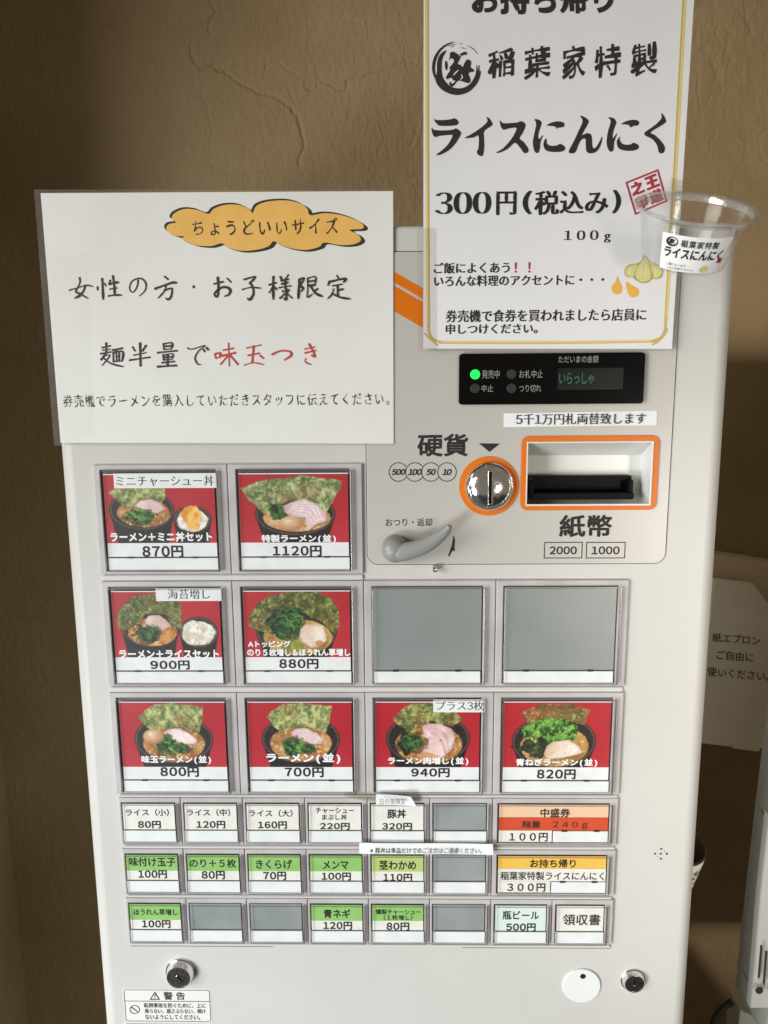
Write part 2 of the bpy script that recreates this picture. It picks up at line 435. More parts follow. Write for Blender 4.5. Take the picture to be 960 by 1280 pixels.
for a_, b_ in ((tc.outputs['Object'], n1.inputs['Vector']), (tc.outputs['Object'], n2.inputs['Vector']), (n1.outputs['Fac'], cr.inputs[0]),
               (cr.outputs[0], b.inputs['Base Color']), (n2.outputs['Fac'], bp.inputs['Height']), (bp.outputs[0], b.inputs['Normal'])):
    nt.links.new(a_, b_)

# ------------------------------------------------------------------ the wall behind
YW = 0.36
def build_wall():
    fx = np.arange(-0.60, 0.66, 0.0014)
    xs = np.concatenate([[-2.2, -1.4, -0.9], fx, [0.9, 1.4, 2.2]]); zs = np.concatenate([[0.0, 0.3], np.arange(.55, 1.48, .003), np.arange(1.48, 2.02, .0014), [2.2, 2.6]])
    X, Z = np.meshgrid(xs, zs); H = np.zeros_like(X)
    h, w = X.shape
    H += (fbm(h, w, 5, 3, 3)-0.5)*0.003
    right = np.clip((X+0.15)/0.45, 0, 1)*np.clip((Z-1.3)/0.3, 0.25, 1)
    H += (fbm(h, w, 80, 3, 5)-0.5)*(0.0005+0.0015*right)
    st = fbm(h, w, 38, 2, 8); H -= 0.0007*right*(np.abs(st-0.5) < 0.03)
    cracks = [  # traced in the photograph: (points, width m, depth m, ledge m)
        ([(262, 0), (270, 12), (264, 24), (262, 40)], 1.6, 1.8, 0.5),
        ([(0, 50), (60, 45), (100, 38), (130, 32), (160, 28)], 1.4, 1.2, 0.8),
        ([(170, 48), (215, 46), (235, 38), (262, 28)], 1.2, .9, 0.4),
        ([(238, 58), (240, 72), (250, 86), (262, 82), (275, 88), (296, 100), (318, 112), (345, 122), (362, 132), (373, 145), (377, 165), (380, 180), (375, 195), (374, 207)], 1.9, 2.2, 1.0),
        ([(262, 82), (270, 79), (280, 88), (300, 92), (330, 88), (338, 78), (350, 78), (362, 88), (380, 98), (382, 110), (390, 112), (402, 106)], 1.5, 1.2, 0.6),
        ([(398, 96), (408, 104), (418, 110), (430, 113), (434, 108), (432, 102), (448, 98), (470, 90), (490, 84), (520, 78)], 1.5, 1.7, 0.7),
        ([(0, 220), (60, 218), (150, 214), (300, 213), (350, 209), (374, 209), (400, 211), (470, 215), (540, 218)], 2.4, .9, 1.1),
        ([(256, 96), (258, 130), (262, 150), (266, 165), (262, 178)], 1.3, .7, 0.3),
        ([(66, 90), (66, 160), (76, 164)], 1.3, .6, 0.2),
        ([(274, 122), (279, 124), (281, 132), (276, 136), (272, 130), (274, 122)], 1.2, 1.0, 0.2),
        ([(212, 108), (216, 112), (213, 118), (218, 122)], 1.2, .8, 0.1),
        ([(513, 182), (518, 170), (520, 160)], 1.6, 1.3, 0.2),
        ([(432, 28), (444, 26), (452, 30)], 1.4, 1.0, 0.2),
        ([(856, 70), (862, 90)], 1.2, .8, 0), ([(905, 225), (960, 222)], 1.4, .8, .6),
        ([(0, 540), (50, 566), (90, 570)], 1.6, .8, .5), ([(0, 765), (60, 780)], 1.6, .8, .3), ([(35, 1110), (110, 1118)], 1.7, 1.2, .4),
        ([(862, 1180), (880, 1174), (892, 1184), (925, 1186)], 1.7, 1.4, .5), ([(905, 482), (960, 488)], 1.6, .8, .5),
        ([(900, 640), (930, 640), (960, 644)], 1.4, .6, .3), ([(868, 995), (885, 996)], 1.2, .8, .1),
    ]
    rng = np.random.default_rng(4)
    for pts, wd, dp, lg in cracks:
        P0 = np.array([[at(x, y, YW).x, at(x, y, YW).z] for x, y in pts])
        # jagged subdivision
        for _ in range(3):
            mid = (P0[1:]+P0[:-1])/2; seg = np.linalg.norm(P0[1:]-P0[:-1], axis=1)[:, None]
            mid += rng.normal(size=mid.shape)*seg*0.09
            Q = np.empty((len(P0)+len(mid), 2)); Q[0::2] = P0; Q[1::2] = mid; P0 = Q
        wd *= 0.00085; dp *= 0.0010; lg *= 0.0003
        m_ = (X > P0[:, 0].min()-0.03) & (X < P0[:, 0].max()+0.03) & (Z > P0[:, 1].min()-0.03) & (Z < P0[:, 1].max()+0.03)
        x, z = X[m_], Z[m_]; best = np.full(x.shape, 9.0); side = np.zeros(x.shape)
        for a, c in zip(P0[:-1], P0[1:]):
            d = c-a; L2 = (d**2).sum()+1e-12
            t = np.clip(((x-a[0])*d[0]+(z-a[1])*d[1])/L2, 0, 1)
            ex, ez = x-(a[0]+t*d[0]), z-(a[1]+t*d[1]); D = np.hypot(ex, ez)
            u = D < best; best[u] = D[u]; side[u] = np.sign(d[0]*ez-d[1]*ex)[u]
        wid = wd*(0.7+0.8*rng.random())
        H[m_] += -dp*np.exp(-(best/wid)**2)+lg*np.exp(-(best/0.006))*(side > 0)
    V = np.stack([X, YW-H, Z], -1).reshape(-1, 3)
    idx = np.arange(h*w).reshape(h, w)
    q = np.stack([idx[:-1, :-1], idx[:-1, 1:], idx[1:, 1:], idx[1:, :-1]], -1).reshape(-1, 4)
    me = bpy.data.meshes.new('wall'); me.vertices.add(len(V)); me.vertices.foreach_set('co', V.ravel())
    me.loops.add(q.size); me.loops.foreach_set('vertex_index', q.ravel().astype(np.int32))
    me.polygons.add(len(q)); me.polygons.foreach_set('loop_start', np.arange(0, q.size, 4, dtype=np.int32))
    me.polygons.foreach_set('use_smooth', np.ones(len(q), bool))
    me.update(calc_edges=True); me.validate()
    o = link('wall', me, M_wall); tag(o, kind='structure')
build_wall()
tag(link('light_blocking_wall', box_mesh(-.66, -.58, -.01, YW+.02, 0, 2.6, .004), M_wall), kind='structure')  # unseen slab, added to keep the window light off the wall's left
M_floor = mat('floor_concrete', (0.10, 0.09, 0.08, 1), 0.6, noise=(6, (0.07, 0.06, 0.055, 1), 0.3, 0.7, 5))
tag(link('floor', box_mesh(-2.2, 2.2, -2.5, 0.40, -0.05, 0.0), M_floor), kind='structure')

# ------------------------------------------------------------------ the ticket machine
TM = empty('ticket_machine', (0, 0, 0), 'white ramen ticket vending machine with rows of photo and price buttons', 'ticket machine')
TOP = 1.5475; HW = 0.2993; R_ = 0.014
b_sl = pbox(658, 552.5, 813, 630)          # opening of the banknote recess
def cabinet():
    def ring(z, inset):
        hw = HW-inset; yf = inset; r = R_; yb = 0.33-inset
        pts = []
        def add(x, y): pts.append((x, y, z))
        xs = [-hw+r, b_sl[0], b_sl[2], hw-r]
        for x in xs: add(x, yf)
        for i in range(1, 9):
            a = math.radians(90*i/8); add(hw-r+r*math.sin(a), yf+r-r*math.cos(a))
        add(hw, yb); add(-hw, yb)
        for i in range(0, 8):
            a = math.radians(90-90*i/8); add(-hw+r-r*math.sin(a), yf+r-r*math.cos(a))
        return pts
    levels = [(0.0, 0), (b_sl[1], 0), (b_sl[3], 0)]
    for i in range(6):
        a = math.radians(90*i/5); levels.append((TOP-0.004+0.004*math.sin(a), 0.004-0.004*math.cos(a)))
    V = []; n = None; Fc = []
    for z, ins in levels:
        p = ring(z, ins); n = len(p); V += p
    for k in range(len(levels)-1):
        for i in range(n):
            if k == 1 and i == 1: continue
            j = (i+1) % n; Fc.append((k*n+i, k*n+j, (k+1)*n+j, (k+1)*n+i))
    Fc.append(tuple((len(levels)-1)*n+i for i in range(n)))
    return mesh(V, Fc)
cab = link('cabinet', cabinet(), M_face, TM)
for p in cab.data.polygons: p.use_smooth = (abs(p.normal.y) < 0.999 and abs(p.normal.x) < 0.999 and p.normal.z < .999)

# raised upper panel with the coin and banknote openings
pl, pr = at(459, 640).x, at(838, 570).x
pt, pb_ = at(510, 315).z, at(640, 704.5).z
panel = link('upper_panel', plate([rrect(pl, pb_, pr, pt, 0.010), rect(b_sl[0], b_sl[1], b_sl[2], b_sl[3])], 0.0, -0.0014, 0.0004), M_panel, TM)
link('panel_seam', plate([rrect(pl-.0007, pb_-.0007, pr+.0007, pt+.0007, 0.0107), rrect(pl+.001, pb_+.001, pr-.001, pt-.001, 0.009)], 0.0, -0.0003), M_seam, TM)
YP = -0.0014
# orange stripes printed across the panel (seen between the two notices)
def quad(pts, y): return flat([[(at(*p, y).x, at(*p, y).z) for p in pts]], y)
s1 = link('stripe', quad([(470, 327), (560, 378), (560, 392), (470, 340)], YP-.0002), M_orange, TM)
s2 = link('stripe', quad([(470, 344), (560, 396), (560, 428), (470, 376)], YP-.0002), M_orange, TM)

# status display
wb = pbox(573, 441.5, 803, 505)
disp = link('status_display', plate([rrect(*wb, 0.003)], 0, -0.0062, 0.0009, 2), M_black, TM)
YD = -0.0066
for (x, y, m_) in ((594, 468, M_led), (594, 485.5, M_led_off), (639.5, 467.5, M_led_off), (639.5, 485.5, M_led_off)):
    c = at(x, y, YD); link('indicator_lamp', plate([circle(c.x, c.z, 0.0042, 28)], -0.006, YD-.0004, .0003), m_, disp)
link('display_screen', plate([rrect(*pbox(697, 460, 779, 487, YD), .001)], -0.006, YD), M_lcd, disp)
text('lettering', [('発売中', pbox(602.5, 462.5, 624.5, 473, YD), {}), ('お札中止', pbox(649, 462.5, 678.5, 472.5, YD), {}), ('中止', pbox(602, 481, 616.5, 490, YD), {}),
     ('つり切れ', pbox(649, 481, 676.5, 490, YD), {}), ('ただいまの金額', pbox(698, 444.5, 748, 453.5, YD), {})], YD-.0001, M_dimwhite, disp)
text('lettering', [('いらっしゃ', pbox(699, 466, 742, 480, YD), {'adv': .95, 'fx': {'bold': -.014}})], YD-.0003, M_glow, disp)

# coin part
cc = at(611, 607.3); cr_ = 0.0215
link('coin_ring', plate([circle(cc.x, cc.z, 0.0268, 72), circle(cc.x, cc.z, 0.0205, 72)], YP, YP-.0008, .0003), M_orange, TM)
prof = [(0.0216, 0), (0.0216, .004), (.0208, .0052), (.0196, .0050), (.0192, .0040)]
coin = link('coin_slot', lathe([(cr_, 0), (cr_, .0045), (.0206, .0056), (.0194, .0052), (.0188, .0040)]+[(.0186*math.cos(a), .0042+.0062*math.sin(a)) for a in np.linspace(.05, math.pi/2, 14)],
            (cc.x, YP, cc.z), (0, -1, 0), 72), M_chrome, TM)
link('slot_lip', plate([rrect(cc.x-.0021, cc.z-.0155, cc.x+.0027, cc.z+.0150, .001)], YP-.005, YP-.0107, .0004), M_chrome, coin)
link('slot_gap', plate([rrect(cc.x-.0013, cc.z-.0145, cc.x+.0011, cc.z+.0142, .0008)], YP-.006, YP-.0110), M_blackmat, coin)
link('arrow_mark', quad([(598.5, 554), (625, 554.5), (612, 565)], YP-.0002), M_ink, TM)

def ring_loops(cx, cz, r, w): return [circle(cx, cz, r, 40), circle(cx, cz, r-w, 40)]
nums = []; rings = []
for i, (px, s) in enumerate(((498, '500'), (518.5, '100'), (538.5, '50'), (558.5, '10'))):
    c = at(px, 589.8); r = 0.0087
    rg = np.array(circle(c.x, c.z, r, 60)); rg2 = np.array(circle(c.x, c.z, r-.0007, 60))
    if i < 3:      # the next coin lies over this ring
        nx = at((518.5, 538.5, 558.5)[i], 589.8)
        keep = np.hypot(rg[:, 0]-nx.x, rg[:, 1]-nx.z) > r-.0002
        k0 = [j for j in range(60) if keep[j] and not keep[j-1]][0]; order = [(k0+j) % 60 for j in range(60) if keep[(k0+j) % 60]]
        rings.append([tuple(rg[j]) for j in order]+[tuple(rg2[j]) for j in order[::-1]])
    else: rings += [list(map(tuple, rg)), list(map(tuple, rg2))]
    w = .0062 if len(s) == 3 else .0043
    nums.append((s, (c.x-w, c.z-.0028, c.x+w, c.z+.0028), {'fx': {'bold': .042, 'slant': .22}, 'half': .60}))
link('coin_mark', flat(rings, YP-.0002), M_ink, TM)
text('lettering', nums, YP-.0003, M_ink, TM)
B = {'fx': {'bold': .022}}
text('lettering', [('硬貨', pbox(521.5, 542, 585, 570.5), {'fx': {'bold': .030}})], YP-.0002, M_ink, TM)
text('lettering', [('紙幣', pbox(698.5, 643, 764.5, 671), {'fx': {'bold': .030}})], YP-.0002, M_ink, TM)
text('lettering', [('おつり・返却', pbox(482, 647.5, 540, 657.5), {'fx': {'bold': .006}})], YP-.0002, M_ink, TM)
for (l, t, r, b2, s) in ((679.5, 677, 727.5, 697.5, '2000'), (732, 677, 781, 697.5, '1000')):
    x0, z0, x1, z1 = pbox(l, t, r, b2)
    link('price_frame', flat([rect(x0, z0, x1, z1), rect(x0+.0008, z0+.0008, x1-.0008, z1-.0008)], YP-.0002), M_ink, TM)
    text('lettering', [(s, pbox(l+7, t+5.5, r-7, b2-5), {'fx': {'bold': .03}, 'half': .66})], YP-.0002, M_ink, TM)

# banknote entry: orange frame, funnel, black mouth
ob_ = pbox(650.5, 544.5, 821.5, 637)
fr = link('banknote_frame', plate([rrect(*ob_, .0065), rect(b_sl[0], b_sl[1], b_sl[2], b_sl[3])], YP, YP-.0016, .0004), M_orange, TM)
lip_in = .0010
link('frame_trim', plate([rect(b_sl[0]-.0006, b_sl[1]-.0010, b_sl[2]+.0006, b_sl[3]+.0008), rect(b_sl[0]+.0005, b_sl[1]+.0006, b_sl[2]-.0009, b_sl[3]-.0006)], YP-.001, YP-.0024, .0003), M_recess, fr)
dY = .026
bk = (at(651, 600, dY).x, at(730, 630, dY).z, at(800, 600, dY).x, at(730, 569, dY).z)
f0 = b_sl
V = [(f0[0], YP, f0[1]), (f0[2], YP, f0[1]), (f0[2], YP, f0[3]), (f0[0], YP, f0[3]), (bk[0], dY, bk[1]), (bk[2], dY, bk[1]), (bk[2], dY, bk[3]), (bk[0], dY, bk[3])]
link('recess', mesh(V, [(0, 1, 5, 4), (1, 2, 6, 5), (2, 3, 7, 6), (3, 0, 4, 7), (4, 5, 6, 7)]), M_recess, fr)
mb = (at(664, 610, .012).x, at(730, 622, .012).z, at(788, 610, .012).x, at(730, 597, .012).z)
mo = link('banknote_mouth', join_meshes([box_mesh(mb[0]-.003, mb[2]+.002, .006, dY, mb[1]-.001, mb[1]+.005, .0008),
    box_mesh(mb[0]-.003, mb[0]+.001, .004, dY, mb[1]+.0035, mb[3], .0006), box_mesh(mb[2]-.002, mb[2]+.002, .010, dY, mb[1]+.0035, mb[3]-.002, .0006),
    box_mesh(mb[0]+.0012, mb[2]-.0022, .022, dY, mb[1]+.004, mb[3]+.0005, 0)]), M_blackmat, TM)
link('mouth_top', box_mesh(mb[0]-.003, mb[2]+.002, .016, dY, mb[3]-.003, mb[3]+.001, .0005), M_blackmat, mo)

# return lever
hub = at(493.5, 684)
lv = link('return_lever', lathe([(0.0120, 0), (.0122, .004), (.0120, .009), (.0112, .013), (.0090, .0165), (.0050, .0185), (0.00001, .0192)], (hub.x, YP, hub.z), (0, -1, 0), 40), M_lever, TM)
lpx = [(492, 690, 9.0), (500, 691, 9.6), (512, 688.5, 9.4), (528, 683.5, 8.6), (542, 676, 7.4), (552, 668.5, 5.8), (559, 662, 4.2), (562.5, 657.5, 2.4)]
pts = [at(x, y, -.014-.010*i/7) for i, (x, y, w) in enumerate(lpx)]
sm = smooth_loop([tuple(p) for p in pts], 4, False)
hw_ = np.interp(np.linspace(0, 7, len(sm)), range(8), [w for *_, w in lpx])*.00086
lv2 = link('lever_arm', tube(sm, [(w, w*.62+.0006) for w in hw_], 20), M_lever, lv, smooth=True)
ap = [(567.5, 669.5), (568.5, 675), (568, 682), (565.5, 688), (562.5, 694.5), (560.5, 695), (560, 691), (562.5, 688), (559.5, 687.5), (563.5, 684), (565.8, 676), (566, 670)]
link('arrow_mark', flat([[(at(*p).x, at(*p).z) for p in [(567.5, 669.5), (568.6, 676), (567.8, 684), (568.8, 687.5), (565, 688.5), (561.5, 695.5), (559.8, 694), (562.5, 687), (564.8, 680), (566.3, 670)]]], YP-.0002), M_ink, TM)
pc = at(543.5, 709.5)
link('stop_pin', lathe([(.0028, 0), (.0028, .007), (.0022, .0080), (.0008, .0082), (.00001, .0076)], (pc.x, 0, pc.z), (0, -1, 0), 24), M_chrome, TM)

# locks, disc, speaker holes
def lock(px, py, r, h, inner, slot_deg, name='key_lock'):
    c = at(px, py)
    o = link(name, lathe([(r, 0), (r, h*.15), (r*.96, h*.24), (r*.90, h*.30), (r*.80, h*.85), (r*.77, h), (r*.72, h*1.0), (r*.70, h*.93)], (c.x, 0, c.z), (0, -1, 0), 48), M_chrome, TM)
    link('lock_cylinder', lathe([(r*.70, h*.90), (r*.68, h*.95), (.00001, h*.95)], (c.x, 0, c.z), (0, -1, 0), 48), M_steel, o)
    a = math.radians(slot_deg); dx, dz = math.cos(a), math.sin(a); k = r*inner
    L = [(c.x+dx*k-dz*.0007, c.z+dz*k+dx*.0007), (c.x-dx*k-dz*.0007, c.z-dz*k+dx*.0007), (c.x-dx*k+dz*.0007, c.z-dz*k-dx*.0007), (c.x+dx*k+dz*.0007, c.z+dz*k-dx*.0007)]
    link('keyhole', plate([L], -h*.95, -h*.95-.0003), M_blackmat, o)
    link('keyhole_pin', lathe([(.0011, 0), (.00001, .0006)], (c.x-dx*k*.5, -h*.95-.0003, c.z-dz*k*.5), (0, -1, 0), 12), M_chrome, o)
lock(226, 1214.5, .0155, .0085, .34, -45); lock(791, 1224.5, .0125, .006, .32, 90)
c = at(726.5, 1231)
dsc = link('blanking_disc', lathe([(.0190, 0), (.0190, .0014), (.0185, .0019), (.00001, .0019)], (c.x, 0, c.z), (0, -1, 0), 64, False), M_disc, TM)
c = at(728, 1218.5); link('disc_hole', plate([circle(c.x, c.z, .0028, 20)], -.0019, -.0022), M_steel, dsc)
hl = []
for dx, dy in ((0, 0), (-7.3, 0), (7.3, 0), (.4, -6.2), (0, 6.2), (-4, 3.5), (4.5, -3)):
    c = at(826+dx, 1067+dy); hl.append(circle(c.x, c.z, .0010 if abs(dx) in (0, 7.3, .4) else .0004, 12))
sp = link('speaker_hole', flat(hl, -.0003), M_blackmat, TM)

# warning sticker
wbx = pbox(156, 1237, 263, 1276.5)
M_sticker = mat('sticker_white', rgb(226, 226, 220), .4)
ws = link('warning_sticker', plate([rrect(wbx[0]-.001, wbx[1]-.001, wbx[2]+.001, wbx[3]+.001, .002)], 0, -.0002), M_sticker, TM)
zz = at(210, 1251.3).z
link('sticker_border', flat([rrect(*wbx, .0025), rrect(wbx[0]+.0006, wbx[1]+.0006, wbx[2]-.0006, wbx[3]-.0006, .002)], -.0004), M_inksoft, ws)
link('sticker_border', flat([rect(wbx[0]+.0006, zz-.0003, wbx[2]-.0006, zz+.0003)], -.00045), M_inksoft, ws)
tri = [(187, 1249.3), (200, 1249.3), (193.5, 1239)]; tri2 = [(189.2, 1248.2), (197.9, 1248.2), (193.5, 1241.1)]
f_ = lambda L: [(at(*p).x, at(*p).z) for p in L]
c = at(168.5, 1261.5)
link('sticker_symbol', flat([f_(tri), f_(tri2), f_([(193, 1242.6), (194, 1242.6), (194, 1246), (193, 1246)]), f_([(193, 1246.6), (194, 1246.6), (194, 1247.5), (193, 1247.5)]),
      circle(c.x, c.z, .0052, 32), circle(c.x, c.z, .0045, 32), [(c.x-.0036, c.z+.0029), (c.x-.0030, c.z+.0034), (c.x+.0036, c.z-.0029), (c.x+.0030, c.z-.0034)]], -.0005), M_inksoft, ws)
text('lettering', [('警告', pbox(204.5, 1239.5, 231, 1249.5), {'fx': {'bold': .02}, 'adv': 1.3}), ('転倒事故を防ぐために、上に', pbox(180, 1253.5, 257, 1259.5), {'fx': {'bold': .01}}),
     ('乗らない、揺さぶらない、傾け', pbox(181, 1260.7, 257, 1266.5), {'fx': {'bold': .01}}), ('ないようにしてください。', pbox(181.5, 1268, 250, 1274), {'fx': {'bold': .01}})], -.0005, M_inksoft, ws)
wb2 = pbox(157, 1279.5, 264, 1320)
ws2 = link('warning_sticker', plate([rrect(wb2[0]-.001, wb2[1]-.001, wb2[2]+.001, wb2[3]+.001, .002)], 0, -.0002), M_sticker, TM)
link('sticker_border', flat([rrect(*wb2, .0025), rrect(wb2[0]+.0006, wb2[1]+.0006, wb2[2]-.0006, wb2[3]-.0006, .002)], -.0004), M_inksoft, ws2)

# ------------------------------------------------------------------ menu pictures, painted point by point
class Pic:
    def __init__(s, l, t, r, b, bgc=(178, 27, 38), seed=0, W_=180):
        s.l, s.t, s.r, s.b = l, t, r, b; s.w = W_; s.h = int(W_*(b-t)/(r-l)); s.seed = seed
        s.X, s.Y = np.meshgrid(np.linspace(l, r, s.w), np.linspace(t, b, s.h))
        s.im = np.zeros((s.h, s.w, 3))+np.array(bgc)
        g = (s.Y-t)/(b-t); s.im += (fbm(s.h, s.w, 3, 3, seed)-.5)[..., None]*16
        s.im += np.array([12, 18, 20])*(np.clip(g-.55, 0, 1)*1.6)[..., None]
    def n(s, sc, oc=3): s.seed += 1; return fbm(s.h, s.w, sc, oc, s.seed)
    def put(s, m, c): s.im = s.im*(1-m[..., None])+np.clip(c, 0, 255)*m[..., None]
    def soft(s, d, e=3.0): return np.clip(.5-d/e, 0, 1)
    def ell(s, cx, cy, rx, ry, rough=0.0, rot=0):
        X, Y = s.X-cx, s.Y-cy
        if rot: a = math.radians(rot); X, Y = X*math.cos(a)+Y*math.sin(a), -X*math.sin(a)+Y*math.cos(a)
        d = (np.hypot(X/rx, Y/ry)-1)*min(rx, ry)
        if rough: d = d+(s.n(14, 3)-.5)*rough
        return s.soft(d, 5)
    def poly(s, pts, rough=0.0, e=4):
        X, Y = s.X, s.Y
        if rough: X = X+(s.n(16, 3)-.5)*rough*2; Y = Y+(s.n(16, 3)-.5)*rough*2
        p = np.array(pts, float); ins = np.zeros(X.shape, bool); D = np.full(X.shape, 1e9)
        for a, b in zip(p, np.roll(p, -1, 0)):
            c = ((a[1] > Y) != (b[1] > Y)) & (X < (b[0]-a[0])*(Y-a[1])/(b[1]-a[1]+1e-9)+a[0]); ins ^= c
            d = b-a; t = np.clip(((X-a[0])*d[0]+(Y-a[1])*d[1])/((d**2).sum()+1e-9), 0, 1)
            D = np.minimum(D, np.hypot(X-a[0]-t*d[0], Y-a[1]-t*d[1]))
        return s.soft(np.where(ins, -D, D), e)
    def line(s, pts, w, c, al=1.0):
        D = np.full(s.X.shape, 1e9); p = np.array(pts, float)
        for a, b in zip(p[:-1], p[1:]):
            d = b-a; t = np.clip(((s.X-a[0])*d[0]+(s.Y-a[1])*d[1])/((d**2).sum()+1e-9), 0, 1)
            D = np.minimum(D, np.hypot(s.X-a[0]-t*d[0], s.Y-a[1]-t*d[1]))
        s.put(s.soft(D-w, 4)*al, np.array(c))
    def tex(s, m, c1, c2, sc=20, oc=4, k=2.2):
        t = np.clip((s.n(sc, oc)-.5)*k+.5, 0, 1)[..., None]; s.put(m, np.array(c1)*(1-t)+np.array(c2)*t)
    def bowl(s, cx, cy, rx, ry, foot=True):
        if foot: s.put(s.poly([(cx-rx*.97, cy+ry*.2), (cx+rx*.97, cy+ry*.2), (cx+rx*.72, s.b+60), (cx-rx*.72, s.b+60)]), np.array((26, 16, 16)))
        s.put(s.ell(cx, cy, rx, ry), np.array((34, 24, 22))); s.put(s.ell(cx, cy-1, rx-10, ry-8), np.array((128, 108, 90)))
        s.put(s.ell(cx, cy-1, rx-16, ry-13), np.array((30, 23, 20)))
    def soup(s, cx, cy, rx, ry, c1=(150, 92, 44), c2=(208, 158, 96)):
        m = s.ell(cx, cy, rx, ry, 6); s.tex(m, c1, c2, 12, 4)
        sp = (s.n(42, 2) > .70)*m; s.put(sp*.7, np.array((238, 214, 160)))
        sp = (s.n(30, 2) > .72)*m; s.put(sp*.5, np.array((190, 100, 30)))
    def nori(s, pts, c1=(92, 108, 48), c2=(186, 190, 122), c3=(140, 90, 46), rough=10):
        m = s.poly(pts, rough); s.tex(m, c1, c2, 22, 4, 2.8)
        s.put(m*(np.clip((s.n(7, 2)-.56)*5, 0, 1))*.45, np.array(c3)); s.put(m*(s.n(60, 2) > .70)*.55, np.array((214, 216, 168)))
        s.put(m*(s.n(50, 2) < .32)*.5, np.array((56, 66, 34)))
    def meat(s, pts, c1=(222, 188, 186), c2=(244, 226, 222), rough=7):
        sh = s.poly([(x+4, y+9) for x, y in pts], rough, 10); s.put(sh*.45, np.array((70, 40, 30)))
        m = s.poly(pts, rough, 6); c1 = np.array(c1)*.8+np.array((226, 205, 196))*.2; c2 = np.array(c2)*.6+np.array((248, 240, 234))*.4
        s.tex(m, c1, c2, 7, 5, 2.6)
        e = m*(1-s.poly([(sum(p[0] for p in pts)/len(pts)*.12+x*.88, sum(p[1] for p in pts)/len(pts)*.12+y*.88) for x, y in pts], rough, 14))
        s.put(e*.45, np.array((206, 150, 130)))
    def greens(s, cx, cy, rx, ry, n=34, c1=(12, 30, 14), c2=(66, 110, 44), lite=(134, 186, 86)):
        s.put(s.ell(cx+3, cy+8, rx, ry, 90)*.5, np.array((40, 26, 12)))
        m = s.ell(cx, cy, rx*.95, ry*.9, 120); s.tex(m, c1, c2, 30, 4, 4)
        rng = random.Random(s.seed)
        for _ in range(int(n*.8)):
            a = rng.uniform(0, 6.28); q = rng.uniform(.3, 1.0); x = cx+rx*q*math.cos(a); y = cy+ry*q*math.sin(a); b = rng.uniform(-3.1, 3.1); L = rng.uniform(.1, .26)*rx
            s.line([(x, y), (x+L*math.cos(b), y+L*math.sin(b))], rng.uniform(3, 7), rng.choice([(18, 40, 18), (34, 66, 26), (60, 100, 40)]), .85)
        for _ in range(n):
            a = rng.uniform(0, 6.28); q = rng.uniform(.0, .85); x = cx+rx*q*math.cos(a); y = cy+ry*q*math.sin(a)
            b = rng.uniform(-.7, .7); L = rng.uniform(.18, .4)*rx
            s.line([(x, y), (x+L*math.cos(b), y+L*math.sin(b)), (x+L*1.4*math.cos(b+.4), y+L*1.4*math.sin(b+.4))], rng.uniform(1.5, 4.5), lite if rng.random() > .35 else (70, 120, 44), rng.uniform(.5, .9))
    def egg(s, cx, cy, rx, ry, rot=0):
        m = s.ell(cx, cy, rx, ry, 0, rot); d = np.clip(np.hypot((s.X-cx+rx*.2)/rx, (s.Y-cy+ry*.3)/ry), 0, 1.3)[..., None]
        s.put(m, np.array((240, 208, 172))*(1-d/1.3)+np.array((178, 120, 76))*(d/1.3))
        s.put(s.ell(cx-rx*.25, cy-ry*.35, rx*.2, ry*.12)*.6, np.array((255, 245, 225)))
    def rice(s, cx, cy, rx, ry):
        m = s.ell(cx, cy, rx, ry, 26); s.tex(m, (214, 204, 186), (252, 248, 238), 30, 3, 3)
        s.put(m*(s.n(55, 2) < .33)*.5, np.array((186, 172, 150)))

def pic_a1():
    p = Pic(90, 98, 882, 592, seed=1); p.bowl(350, 350, 236, 150); p.soup(362, 372, 192, 104)
    p.bowl(712, 420, 138, 98); p.rice(712, 425, 116, 82)
    m = p.ell(716, 400, 78, 78, 60); p.tex(m, (226, 140, 34), (252, 208, 110), 22, 4, 3)
    p.nori([(112, 226), (160, 196), (330, 190), (522, 190), (522, 268), (480, 312), (420, 272), (330, 278), (236, 338), (180, 286)])
    p.meat([(288, 318), (340, 282), (420, 270), (484, 298), (518, 342), (462, 372), (380, 366), (338, 340)]); p.line([(295, 316), (345, 278), (420, 266), (486, 294)], 5, (110, 96, 92), .7)
    p.greens(325, 400, 96, 66); p.greens(415, 385, 34, 24, 6, lite=(50, 80, 40)); return p
def pic_a2():
    p = Pic(85, 98, 842, 573, seed=2); p.bowl(470, 375, 280, 150); p.soup(480, 400, 236, 96, (170, 120, 70), (226, 190, 140))
    p.nori([(92, 196), (200, 150), (300, 124), (420, 122), (520, 104), (640, 120), (800, 140), (790, 200), (720, 300), (690, 365), (560, 270), (420, 290), (300, 330), (250, 378), (170, 290)], (96, 116, 62), (190, 196, 140))
    p.line([(292, 126), (272, 240), (310, 330)], 4, (60, 72, 40), .8); p.line([(540, 180), (560, 250), (640, 300)], 3, (60, 72, 40), .6)
    p.greens(360, 360, 58, 52, 8, lite=(60, 84, 50))
    p.meat([(390, 320), (440, 288), (540, 268), (620, 300), (680, 360), (685, 420), (620, 440), (560, 490), (540, 400), (440, 390), (400, 360)], (212, 172, 186), (244, 222, 228))
    for k in range(5): p.line([(430+k*18, 372-k*17), (530+k*26, 386-k*19), (580+k*20, 440-k*12)], 2.5, (180, 126, 140), .55)
    p.egg(438, 440, 92, 54, -6); return p
